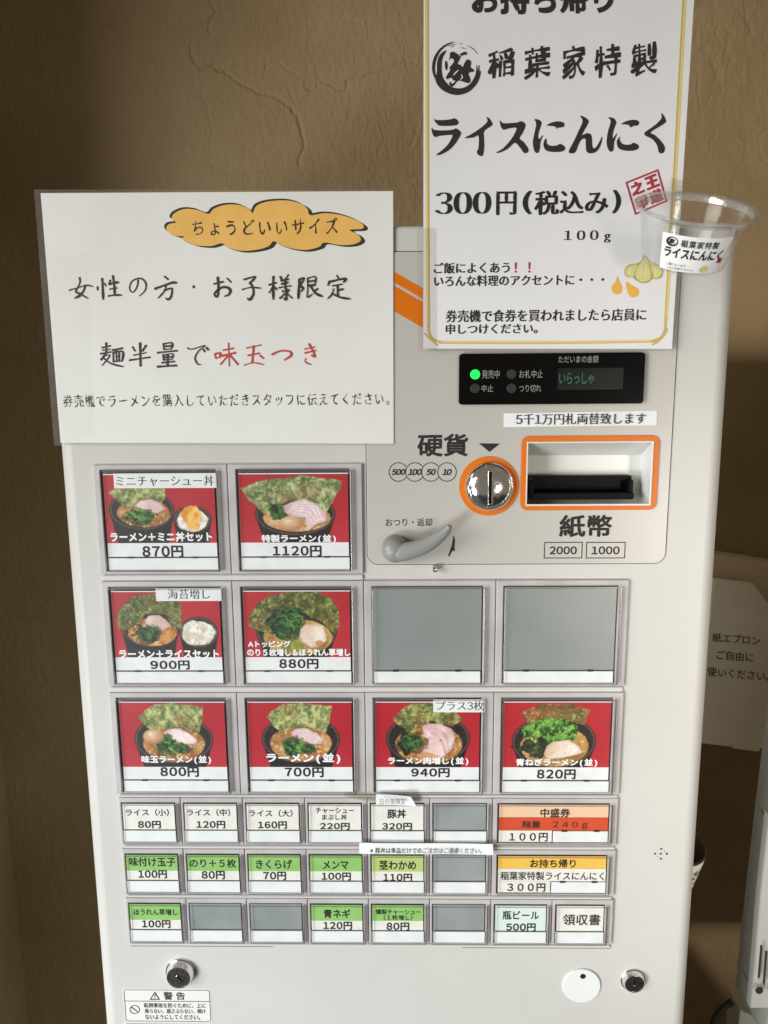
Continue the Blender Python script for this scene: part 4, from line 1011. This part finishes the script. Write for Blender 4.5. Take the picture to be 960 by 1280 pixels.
L3 = [[(56, 63), (90, 55)], [(73, 44), (73, 82)], [(58, 73), (88, 69)], [(50, 87), (92, 80)], [(72, 84), (52, 112)], [(66, 96), (88, 94), (56, 135)], [(62, 104), (92, 126), (142, 139)], [(98, 73), (138, 65)], [(116, 68), (112, 80)], [(101, 83), (102, 120)], [(101, 83), (139, 79), (136, 118)], [(113, 85), (114, 116)], [(125, 84), (124, 116)], [(113, 99), (124, 98)], [(102, 119), (136, 116)],
 [(178, 60), (188, 76)], [(232, 54), (218, 76)], [(182, 93), (232, 83)], [(166, 113), (248, 101)], [(208, 44), (210, 136)],
 [(301, 48), (303, 70)], [(301, 48), (336, 44), (333, 68)], [(303, 58), (333, 56)], [(303, 70), (333, 68)], [(278, 83), (356, 75)], [(301, 92), (303, 112)], [(301, 92), (339, 88), (336, 110)], [(302, 102), (336, 99)], [(318, 90), (318, 136)], [(303, 112), (335, 109)], [(296, 123), (345, 118)], [(278, 139), (354, 134)],
 [(397, 64), (416, 69), (468, 54), (442, 76), (428, 104), (438, 128), (452, 131)], [(461, 70), (467, 79)], [(474, 63), (481, 72)]]
L4 = [[(507, 88), (512, 106)], [(508, 88), (529, 84), (526, 102)], [(512, 105), (526, 102)], [(541, 73), (582, 65)], [(534, 96), (590, 83)], [(562, 44), (565, 136)], [(560, 94), (530, 130)], [(567, 92), (600, 130)],
 [(634, 64), (692, 52)], [(640, 94), (686, 85)], [(663, 56), (656, 124)], [(624, 133), (662, 123), (704, 131)], [(688, 94), (702, 106)],
 [(736, 90), (770, 76), (806, 78), (812, 94), (784, 113)], [(866, 69), (906, 60)], [(868, 84), (910, 74)], [(884, 48), (908, 96), (893, 92)], [(871, 106), (869, 120), (892, 131)]]
def hand_strokes(lines, ox, oy, s, w):
    out = []
    for k, st in enumerate(lines):
        pts = [zpt(x, y, ox, oy, s, yq) for x, y in st]
        q = w*(.9+.25*math.sin(k*2.1))
        out.append((pts, [q*1.05, q*.72, q*.85, q*1.15, q*.55] if len(st) > 2 else [q*1.1, q*.75, q*1.0]))
    return out
link('main_lettering', stroke_mesh(hand_strokes(L1, 70, 330, 4.8, .00094)+hand_strokes(L2, 250, 330, 4.8, .00094), yq-.0002, .00001), M_brush, LN)
link('main_lettering', stroke_mesh(hand_strokes(L3, 110, 415, 3.2, .00086), yq-.0002, .00001), M_brush, LN)
link('red_lettering', stroke_mesh(hand_strokes(L4, 110, 415, 3.2, .00088), yq-.0002, .00001), M_redink, LN)
link('tape_strip', sheet([(58, 322), (108, 316), (118, 540), (78, 556)], yq-.0006, None, 6, 12, .0001), clear_mat('notice_tape', (.996, .996, .994, 1), .002, .06, .3, (60, .3)), LN)
drape_children(LN, wv, ('laminate_sleeve', 'notice_sheet'))

# ------------------------------------------------------------------ right notice
YR = -.0070
RN = empty('laminated_notice', tuple(at(685, 438, YR)), 'upright laminated notice with gold border and big black brush lettering, upper right', 'notice')
wr = wavy(9, .00035)
tl, tr, br, bl = (528.6, -27), (870.5, -27), (841, 438.5), (528, 438)
link('laminate_sleeve', sheet([tl, tr, br, bl], YR-.0001, None, 30, 40, .0003, wr), M_sleeve, RN)
link('notice_sheet', sheet([(529.6, -23), (869, -23), (839.6, 436), (529, 435.8)], YR-.0006, None, 30, 40, .0003, wr), M_paper2, RN)
yr = YR-.0008
lp = lambda L: [(at(*p, yr).x, at(*p, yr).z) for p in L]
def band(pts, w, y, m, name='gold_border'):
    p = [(at(*q, y).x, at(*q, y).z) for q in pts]
    return link(name, stroke_mesh([(p, [w, w])], y, 0), m, RN)
band([(532.3, -20), (533.2, 200), (534.5, 408)], .00085, yr, M_goldline2)
band([(535.0, -20), (535.6, 200), (536.6, 410)], .00045, yr-.00005, M_goldline)
band([(857.5, -20), (845.5, 200), (833, 400)], .0010, yr, M_goldline2)
band([(854.8, -20), (842.8, 200), (831, 400)], .00055, yr-.00005, M_goldline)
band([(549, 427.3), (690, 427.5), (820, 426)], .0009, yr, M_goldline2)
band([(549, 429), (690, 429.3), (820, 427.5)], .00045, yr-.00005, M_goldline)
band([(535, 406), (537, 418), (543, 425), (552, 428)], .0009, yr-.0001, M_goldline)
band([(531, 417), (538, 424), (547, 432)], .0007, yr-.00012, M_goldline)
band([(832, 398), (831, 412), (826, 422), (814, 427)], .0011, yr-.0001, M_goldline)
band([(834, 411), (829, 420), (822, 427), (815, 431)], .0008, yr-.00012, M_goldline)
big1 = [
 [(72, 45), (85, 60), (150, 62), (205, 55), (225, 48), (245, 58), (258, 80), (245, 98), (200, 105), (120, 105), (95, 90), (80, 70)],
 [(55, 120), (75, 135), (140, 140), (210, 135), (235, 125), (262, 138), (277, 160), (262, 195), (225, 250), (175, 295), (120, 322), (90, 322), (120, 300), (175, 250), (205, 200), (212, 175), (170, 175), (110, 182), (85, 190), (65, 170)],
 [(468, 38), (492, 55), (512, 90), (500, 108), (450, 145), (449, 200), (450, 270), (440, 325), (425, 332), (402, 318), (396, 295), (408, 270), (408, 180), (370, 192), (315, 198), (308, 192), (350, 170), (400, 138), (450, 100), (475, 70)],
 [(568, 65), (590, 85), (640, 85), (700, 80), (725, 70), (750, 82), (760, 105), (740, 155), (715, 200), (745, 225), (780, 275), (780, 298), (765, 310), (745, 305), (720, 270), (680, 232), (630, 275), (570, 305), (540, 305), (590, 275), (650, 210), (685, 150), (690, 120), (650, 122), (615, 130), (595, 135), (575, 110)],
 [(828, 55), (860, 60), (880, 80), (870, 120), (855, 175), (862, 205), (885, 178), (890, 182), (872, 225), (868, 270), (860, 300), (845, 310), (825, 290), (815, 230), (825, 170), (838, 110), (838, 80)]]
big2 = [
 [(18, 103), (50, 82), (100, 72), (140, 78), (152, 95), (145, 112), (120, 118), (100, 120), (88, 130), (90, 118), (70, 108), (40, 105)],
 [(12, 200), (18, 215), (22, 240), (50, 255), (95, 252), (120, 240), (150, 258), (157, 275), (140, 295), (90, 302), (40, 298), (10, 285), (-5, 255), (-3, 225)],
 [(268, 30), (300, 38), (332, 65), (325, 95), (300, 140), (285, 175), (320, 160), (350, 170), (358, 205), (360, 250), (372, 275), (400, 250), (430, 190), (435, 195), (425, 245), (395, 295), (350, 312), (320, 300), (312, 260), (310, 205), (285, 205), (262, 235), (235, 300), (205, 312), (185, 305), (190, 280), (220, 225), (255, 150), (285, 85), (285, 55)],
 [(478, 42), (515, 45), (540, 75), (530, 110), (515, 160), (515, 200), (540, 165), (545, 170), (525, 225), (520, 280), (505, 300), (485, 290), (470, 250), (470, 200), (480, 140), (498, 80), (492, 55)],
 [(578, 92), (610, 72), (660, 60), (700, 65), (712, 85), (700, 102), (670, 105), (655, 115), (640, 112), (640, 102), (610, 95)],
 [(570, 185), (565, 205), (575, 230), (600, 245), (645, 245), (670, 232), (700, 245), (710, 262), (700, 280), (660, 292), (600, 290), (560, 275), (545, 240), (548, 210)],
 [(878, 8), (900, 35), (913, 70), (900, 88), (850, 120), (797, 155), (830, 175), (880, 225), (905, 270), (895, 305), (875, 312), (858, 300), (845, 250), (810, 205), (760, 180), (752, 160), (765, 145), (830, 100), (875, 55), (880, 35)]]
BL = [smooth_loop([zpt(x, y, 530, 140, 6, yr) for x, y in l], 3) for l in big1]+[smooth_loop([zpt(x, y, 680, 140, 6, yr) for x, y in l], 3) for l in big2]
link('title_lettering', flat(BL, yr-.0002), M_brush, RN)
LOGO_A = [(435, 150), (440, 160), (330, 215), (240, 300), (190, 400), (165, 500), (165, 600), (180, 690), (160, 700), (125, 600), (120, 500), (150, 380), (220, 270), (320, 190)]
LOGO_B = [(335, 280), (300, 345), (270, 420), (262, 520), (270, 640), (300, 720), (360, 790), (430, 835), (520, 850), (600, 835), (680, 790), (740, 710), (775, 620), (785, 510), (795, 510), (800, 600), (818, 510), (828, 505), (830, 600), (850, 580), (835, 680), (790, 780), (700, 880), (600, 930), (500, 950), (400, 935), (290, 885), (210, 810), (168, 720), (178, 660), (192, 600), (194, 480), (217, 380), (270, 310)]
LOGO_C = [(390, 320), (430, 300), (480, 320), (520, 345), (580, 310), (620, 300), (645, 325), (630, 345), (580, 352), (550, 370), (530, 420), (500, 480), (540, 495), (580, 530), (600, 480), (640, 420), (680, 425), (705, 460), (695, 530), (745, 570), (735, 600), (680, 610), (665, 640), (690, 700), (690, 755), (650, 770), (590, 750), (540, 735), (500, 740), (450, 800), (415, 825), (380, 790), (388, 745), (420, 782), (470, 735), (435, 730), (420, 700), (385, 690), (350, 715), (328, 690), (350, 640), (390, 580), (380, 540), (420, 490), (450, 440), (430, 405), (400, 400), (370, 425), (385, 380)]
LOGO_D = [(315, 450), (335, 440), (350, 480), (350, 540), (335, 578), (315, 540)]
def logo(fn, y, parent, ink, paper, sc):
    """fn maps logo drawing coordinates to (x, z)"""
    link('logo_mark', flat([smooth_loop([fn(*p) for p in l], 3) for l in (LOGO_A, LOGO_B, LOGO_D)], y), ink, parent)
    link('logo_mark', flat([smooth_loop([fn(*p) for p in LOGO_C], 3)], y-.00003), ink, parent)
    st = [([(640, 205), (700, 235), (760, 280), (802, 340)], 5), ([(540, 240), (590, 246), (630, 262)], 4), ([(530, 176), (550, 180), (570, 178)], 4), ([(350, 225), (400, 200), (480, 184)], 4), ([(400, 232), (450, 214)], 4)]
    link('logo_mark', stroke_mesh([([fn(*p) for p in l], [w*.4*sc, w*sc, w*.4*sc]) for l, w in st], y-.00004, .00001), ink, parent)
    st = [([(440, 652), (475, 615), (512, 578)], 9), ([(545, 715), (575, 685), (560, 645)], 8), ([(526, 362), (545, 352)], 7)]
    link('logo_mark', stroke_mesh([([fn(*p) for p in l], [w*.6*sc, w*sc, w*.6*sc]) for l, w in st], y-.00008, .00001), paper, parent)
logo(lambda x, y: zpt(x, y, 530, 40, 12, yr), yr-.0002, RN, M_brush, M_paper2, .7*mm/12)
bru = {'fx': {'bold': .020, 'ax': .004, 'brush': .030, 'rise': .16, 'slant': -.02}}
for s, q in (('稲', (609.5, 60, 643, 98.5)), ('葉', (655, 57.5, 688, 100)), ('家', (703, 57, 731.5, 99.5)), ('特', (743, 55, 775.5, 98)), ('製', (788.5, 52, 821.5, 96))):
    text('brush_lettering', [(s, pbox(*q, yr), bru)], yr-.0002, M_brush, RN)
text('top_lettering', [('お持ち帰り', pbox(589.5, -22, 767, 18, yr), {'fx': {'bold': .042, 'brush': .014}})], yr-.0002, M_brush, RN)
MIN = {'bold': .012, 'ax': .028, 'az': -.012}
text('price_lettering', [('300', pbox(543, 240.5, 614, 267.5, yr), {'fx': {'bold': .006, 'ax': .045, 'az': -.030}, 'half': .66}), ('円', pbox(620, 239, 645.5, 269, yr), {'fx': MIN}),
   ('(', pbox(653, 238.5, 665, 268, yr), {'fx': {'bold': .02, 'ax': .02}}), ('税込み', pbox(667.5, 238, 760.5, 268.5, yr), {'fx': MIN}), (')', pbox(765, 237.5, 776, 267, yr), {'fx': {'bold': .02, 'ax': .02}}),
   ('100g', pbox(705, 288, 763, 303.5, yr), {'fx': {'bold': .005, 'ax': .03, 'az': -.02}, 'half': .95})], yr-.0002, M_ink, RN)
M2 = {'bold': .012, 'ax': .018, 'az': -.006}
text('body_lettering', [('ご飯によくあう', pbox(542, 328, 637, 342, yr), {'fx': M2}), ('いろんな料理のアクセントに・・・', pbox(542.5, 343.5, 755, 357.5, yr), {'fx': M2}),
   ('券売機で食券を買われましたら店員に', pbox(557, 386.5, 807.5, 402, yr), {'fx': M2}), ('申しつけください。', pbox(557, 404.5, 672, 417.5, yr), {'fx': M2})], yr-.0002, M_ink, RN)
text('red_lettering', [('！！', pbox(643, 328, 663, 341, yr), {'fx': {'bold': .02}})], yr-.0002, M_crimson, RN)
# red seal
sq = [(781.5, 228), (822.5, 211.5), (834, 252), (793.5, 269)]
def inset(q, k):
    cx = sum(p[0] for p in q)/4; cy = sum(p[1] for p in q)/4
    return [(cx+(p[0]-cx)*k, cy+(p[1]-cy)*k) for p in q]
link('seal_frame', flat([lp(sq), lp(inset(sq, .90))], yr-.0002), M_crimson, RN)
def seal_char(ch, u0, v0, u1, v1):
    L = text_loops(ch, (u0, 1-v1, u1, 1-v0), fx={'bold': .045, 'ax': .03})
    def m_(l):
        o = []
        for u, v in l:
            v = 1-v; x = (sq[0][0]*(1-u)+sq[1][0]*u)*(1-v)+(sq[3][0]*(1-u)+sq[2][0]*u)*v; y = (sq[0][1]*(1-u)+sq[1][1]*u)*(1-v)+(sq[3][1]*(1-u)+sq[2][1]*u)*v
            o.append((at(x, y, yr).x, at(x, y, yr).z))
        return np.array(o)
    return [(m_(a), m_(b)) for a, b in L]
link('seal_lettering', glyph_mesh(seal_char('王', .53, .09, .92, .48)+seal_char('道', .52, .53, .92, .92)+seal_char('之', .08, .09, .47, .48)+seal_char('印', .08, .53, .46, .92), yr-.0002), M_crimson, RN)
# garlic bulb and two drops
gz = lambda L: smooth_loop([zpt(x, y, 755, 310, 9.6, yr) for x, y in L], 4)
link('garlic_print', flat([gz([(500, 95), (540, 150), (620, 190), (690, 230), (705, 290), (690, 345), (640, 372), (575, 375), (520, 415), (440, 418), (380, 385), (340, 355), (280, 350), (245, 310), (255, 240), (310, 200), (400, 185), (450, 150), (470, 90)])], yr-.0002), M_garlic3, RN)
link('garlic_print', flat([gz([(490, 110), (530, 165), (545, 230), (560, 320), (545, 380), (460, 408), (390, 370), (375, 300), (400, 220), (450, 165)])], yr-.00024), M_garlic, RN)
link('garlic_print', flat([gz([(395, 200), (320, 212), (265, 250), (255, 305), (285, 340), (350, 345), (368, 280)]), gz([(552, 170), (560, 240), (585, 330), (590, 362), (650, 355), (692, 300), (670, 235), (610, 200)])], yr-.00024), M_garlic, RN)
link('garlic_print', stroke_mesh([([zpt(x, y, 755, 310, 9.6, yr) for x, y in l], [.0002, .0006, .0002]) for l in ([(480, 150), (440, 230), (430, 340)], [(490, 170), (500, 250), (490, 370)], [(590, 220), (620, 280), (610, 340)], [(330, 240), (300, 290), (300, 320)])], yr-.00028, .00001), M_garlic2, RN)
link('drop_print', flat([gz([(157, 335), (180, 400), (210, 465), (205, 530), (165, 555), (115, 545), (88, 490), (105, 440), (140, 400)]), gz([(262, 405), (320, 445), (390, 480), (415, 530), (395, 575), (340, 592), (300, 570), (275, 510)])], yr-.0002), M_drop, RN)
link('tape_strip', sheet([(520.5, 285), (545, 285), (546, 440), (522.5, 440)], yr-.0004, None, 3, 10, .0001), M_tape, RN)
link('tape_strip', sheet([(838, 222), (868, 230), (865, 340), (832, 338)], yr-.0006, None, 3, 8, .0001), M_tape, RN)
drape_children(RN, wr, ('laminate_sleeve', 'notice_sheet'))

# ------------------------------------------------------------------ clear cup taped to the corner
Yc = -.058
cc0 = at(871, 259, Yc)                      # rim centre
tilt = Matrix.Rotation(math.radians(2.5), 3, 'Y') @ Matrix.Rotation(math.radians(27), 3, 'X')
axis = tilt @ Vector((0, 0, 1))             # from base to rim
k_ = (cc0-CAMPOS).dot(FWD)/F_PX
rr = 76*k_
CUP = empty('clear_cup', tuple(cc0-axis*.043), 'clear plastic cup with a white label, hung beside the gold bordered notice', 'cup')
def cupp(f0, f1, pr_, nm, m_, par):
    return link(nm, lathe(pr_, tuple(cc0), tuple(axis), 72), m_, par)
Hc = .043; rb = rr*.68; rt = rr*.88
body = [(0.00001, -Hc+.0015), (rb*.55, -Hc+.0016), (rb*.80, -Hc+.0010), (rb*.94, -Hc), (rb, -Hc+.0016)]+[(rb+(rt-rb)*t, -Hc+.0016+(Hc-.0076)*t) for t in np.linspace(.1, 1, 8)]
inner = [(r-.0006, h+.0003) for r, h in body[::-1]][:-1]
link('cup_wall', lathe(body+[(rt+.0012, -.0056)], tuple(cc0), tuple(axis), 72), M_cup, CUP)
rim = [(rt+.0012, -.0056), (rt+.0022, -.0040), (rt+.0022, -.0024), (rr*.955, -.0016), (rr*.985, -.0022), (rr, -.0010), (rr*.985, .0004), (rr*.945, .0002), (rt+.0010, -.0004), (rt+.0002, -.0022), (rt-.0006, -.0050)]
link('cup_rim', lathe(rim, tuple(cc0), tuple(axis), 72), M_cuprim, CUP)
# wrap-round label
t_ = axis.orthogonal().normalized(); b3 = axis.cross(t_)
view = (CAMPOS-cc0); view -= axis*view.dot(axis); view.normalize(); sd = axis.cross(view)
def on_cup(a, h, lift=.0005):
    r = rb+(rt-rb)*((h+Hc-.0016)/(Hc-.0076))+lift
    d = view*math.cos(a)+sd*math.sin(a); return cc0+axis*h+d*r
A0, A1, H0, H1 = -.50, .88, -.0400, -.0115
V, Fc = [], []; na = 28
for j in range(3):
    for i in range(na+1): V.append(on_cup(A0+(A1-A0)*i/na, H0+(H1-H0)*j/2))
for j in range(2):
    for i in range(na): a = j*(na+1)+i; Fc.append((a, a+1, a+na+2, a+na+1))
lb = link('cup_label', mesh(V, Fc), M_whiteink, CUP, True)
def on_label(me, lift):
    n = len(me.vertices)
    for v in me.vertices:
        u, w = v.co.x, v.co.z; v.co = on_cup(A0+(A1-A0)*u, H0+(H1-H0)*w, lift)
    return me
def lab_text(s, box, fx, adv=1.0):
    return on_label(glyph_mesh(text_loops(s, box, fx=fx, adv=adv), 0), .0009)
link('label_lettering', lab_text('稲葉家特製', (.28, .70, .80, .90), {'bold': .02}, 1.1), M_ink, lb)
link('label_lettering', lab_text('ライスにんにく', (.06, .36, .93, .66), {'bold': .035}), M_ink, lb)
link('label_lettering', lab_text('ご飯によくあう', (.12, .14, .42, .22), {}), M_inksoft, lb)
link('label_lettering', lab_text('いろんな料理のアクセントに', (.14, .04, .56, .11), {}), M_inksoft, lb)
link('label_lettering', on_label(flat([circle(.155, .80, .085, 40, .13), circle(.165, .815, .060, 40, .092)], 0), .0009), M_ink, lb)
link('label_lettering', lab_text('家', (.115, .74, .195, .88), {'bold': .05}), M_ink, lb)
link('label_lettering', on_label(flat([rect(.90, .28, .985, .42)], 0), .0009), M_crimson, lb)
link('label_lettering', on_label(flat([circle(.72, .12, .07, 24, .10)], 0), .0009), M_garlic, lb)

# ------------------------------------------------------------------ paper apron holder on the wall (right)
YA = .30
AP = empty('apron_notice', tuple(at(915, 940, YA)), 'white paper apron notice with cut corners, hanging behind the machine on the right', 'notice')
def thick_poly(pts, y, t=.0006): return plate([[(at(*p, y).x, at(*p, y).z) for p in pts]], y+t, y)
link('backing_sheet', thick_poly([(860, 690), (900, 694.5), (1010, 712), (1000, 900), (862, 900)], YA+.022, YW-YA-.020), M_leaf2, AP)
fpts = [(858, 720), (890, 722.5), (941, 728.5), (962, 757), (985, 790), (972, 860), (950, 936), (948.5, 939.5), (916, 935.5), (916, 933.5), (878, 929), (858, 926.5)]
link('front_sheet', thick_poly(fpts, YA, .0008), M_leaf, AP)
link('sheet_fold', thick_poly([(858, 727), (934, 735.5), (938, 737), (962, 770), (962, 764), (941, 731), (890, 724.5), (858, 722)], YA-.0014, .0010), M_leaf, AP)
link('side_panel', mesh([at(985, 790, YA), at(950, 936, YA), at(955, 934, YA+.03), at(992, 786, YA+.03)], [(0, 1, 2, 3)]), M_leaf, AP)
def slant_text(s, quadpx, y, fx):
    (x0, y0), (x1, y1), h = quadpx
    L = text_loops(s, (0, 0, 1, 1), fx=fx); out = []
    for ab in L: out.append(tuple(np.array([(lambda p: (p.x, p.z))(at(x0+(x1-x0)*u, y0+(y1-y0)*u-h*w, y)) for u, w in l]) for l in ab))
    return out
fx_ = {'bold': .0, 'ax': .006}
link('lettering', glyph_mesh(slant_text('紙エプロン', ((890.5, 802), (949.5, 806.5), 11.5), YA, fx_)+slant_text('ご自由に', ((895.5, 824), (941.5, 827.5), 11.5), YA, fx_)+slant_text('お使いください。', ((873, 844), (961, 851.5), 12), YA, fx_), YA-.0008), M_ink, AP)

# ------------------------------------------------------------------ round tin clipped to the machine's side
YT = .12
te = at(879.5, 1062, YT); Rt = .036
tc_ = Vector((te.x-Rt, YT, at(878, 1052, YT).z))
tax = (Vector((.10, -.16, 1))).normalized()
TN = empty('label_tin', tuple(tc_-tax*.055), 'small round tin with cream paper label, half hidden at the machine side', 'tin')
link('tin_wall', lathe([(Rt*.86, -.052), (Rt, 0), (Rt+.0006, .0006), (Rt-.0004, .001), (Rt-.0012, 0), (Rt*.86-.0012, -.051)], tuple(tc_), tuple(tax), 56), M_tin, TN)
link('tin_base', lathe([(Rt*.86, -.052), (.00001, -.052)], tuple(tc_), tuple(tax), 56), M_tin, TN)
link('tin_label', lathe([(Rt*.868+.0006, -.050), (Rt+.0009, -.001)], tuple(tc_), tuple(tax), 56), M_tinlabel, TN)
vw = CAMPOS-tc_; vw -= tax*vw.dot(tax); vw.normalize(); sd2 = tax.cross(vw)
def on_tin(me):
    for v in me.vertices:
        u, w = v.co.x, v.co.z; a = u; h = -.050+w*.049; r = Rt*(.87+.13*(h+.052)/.052)+.0016
        v.co = tc_+tax*h+(vw*math.cos(a)+sd2*math.sin(a))*r
    return me
link('lettering', on_tin(glyph_mesh(text_loops('ください', (.35, .52, 1.45, .80), fx={'bold': .02}), 0)), mat('blue_ink', rgb(60, 84, 104), .6), TN)
link('lettering', on_tin(glyph_mesh(text_loops('燃えるゴミ', (.35, .18, 1.45, .46), fx={'bold': .01}), 0)), M_inksoft, TN)
link('tin_bracket', box_mesh(HW-.001, tc_.x-Rt*.5, YT-.01, YT+.01, tc_.z-.04, tc_.z-.02, .002), M_tin, TN)

# ------------------------------------------------------------------ grey appliance at the right edge
YG = .10
AG = empty('grey_appliance', tuple(at(960, 1262, YG)), 'tall grey appliance with vertical vent slots at the right edge of the picture', 'appliance')
def slab(pts, yf, yb, m_, nm, par, bev=.003): return link(nm, plate([[(at(*p, yf).x, at(*p, yf).z) for p in pts]], yb, yf, bev, 2), m_, par)
slab([(1010, 480), (1180, 480), (1120, 1262), (935, 1262), (920, 1232), (923, 1205), (934, 1100), (947, 988)], YG+.100, YG+.102, M_grey_app, 'rear_panel', AG)
_hb = [at(*p, YG+.1) for p in [(1010, 480), (1180, 480), (1120, 1262), (935, 1262), (920, 1232), (923, 1205), (934, 1100), (947, 988)]]
link('housing', plate([[(p.x+.001, p.z) for p in _hb]], YG+.0995, YG+.02, .003, 2), M_grey_app, AG)
slab([(962, 1020), (1130, 1020), (1120, 1262), (939, 1262), (943, 1215), (951, 1120)], YG+.006, YG+.021, M_grey_app, 'front_cover', AG, .004)
link('cover_seam', stroke_mesh([([(at(x, y, YG+.0192).x, at(x, y, YG+.0192).z) for x, y in l], [.0006, .0006]) for l in ([(943, 1000), (950, 1010), (958, 1022)], [(928, 1212), (934, 1224), (942, 1238)])], YG+.0195, 0), M_grey_dark, AG)
for i in range(7):
    x = 951.5+i*6.2; y0 = 1181+i*7; y1 = 1222+i*7
    p, q = at(x, y0, YG), at(x-3.2, y1, YG)
    link('vent_slot', plate([[(p.x-.0012, p.z), (p.x+.0012, p.z), (q.x+.0012, q.z), (q.x-.0012, q.z)]], YG-.0001, YG-.0004), M_grey_dark, AG)
c = at(949, 1238, YG); link('screw', lathe([(.0045, 0), (.0040, .001), (.00001, .0012)], tuple(c), (0, -1, 0), 20), M_grey_dark, AG)
AB = empty('junction_box', tuple(at(935, 1285, YG-.02)), 'low grey box under the appliance with a black cable behind it', 'box')
_jb = [(911, 1237), (931, 1246), (946, 1268), (990, 1330), (990, 1380), (905, 1380), (907, 1270)]
link('box_housing', plate([[(at(*p, .25).x, at(*p, .25).z) for p in _jb]], .25, .215, .002, 2), M_grey_app, AB)
cb = smooth_loop([tuple(at(x, y, .20)) for x, y in ((915, 1252), (905, 1259), (896, 1270), (890, 1284), (888, 1310), (890, 1400))], 5, False)
tag(link('power_cable', tube(cb, [.0042]*len(cb), 12), M_rubber, None, True), 'black power cable curving down behind the low grey box', 'cable')
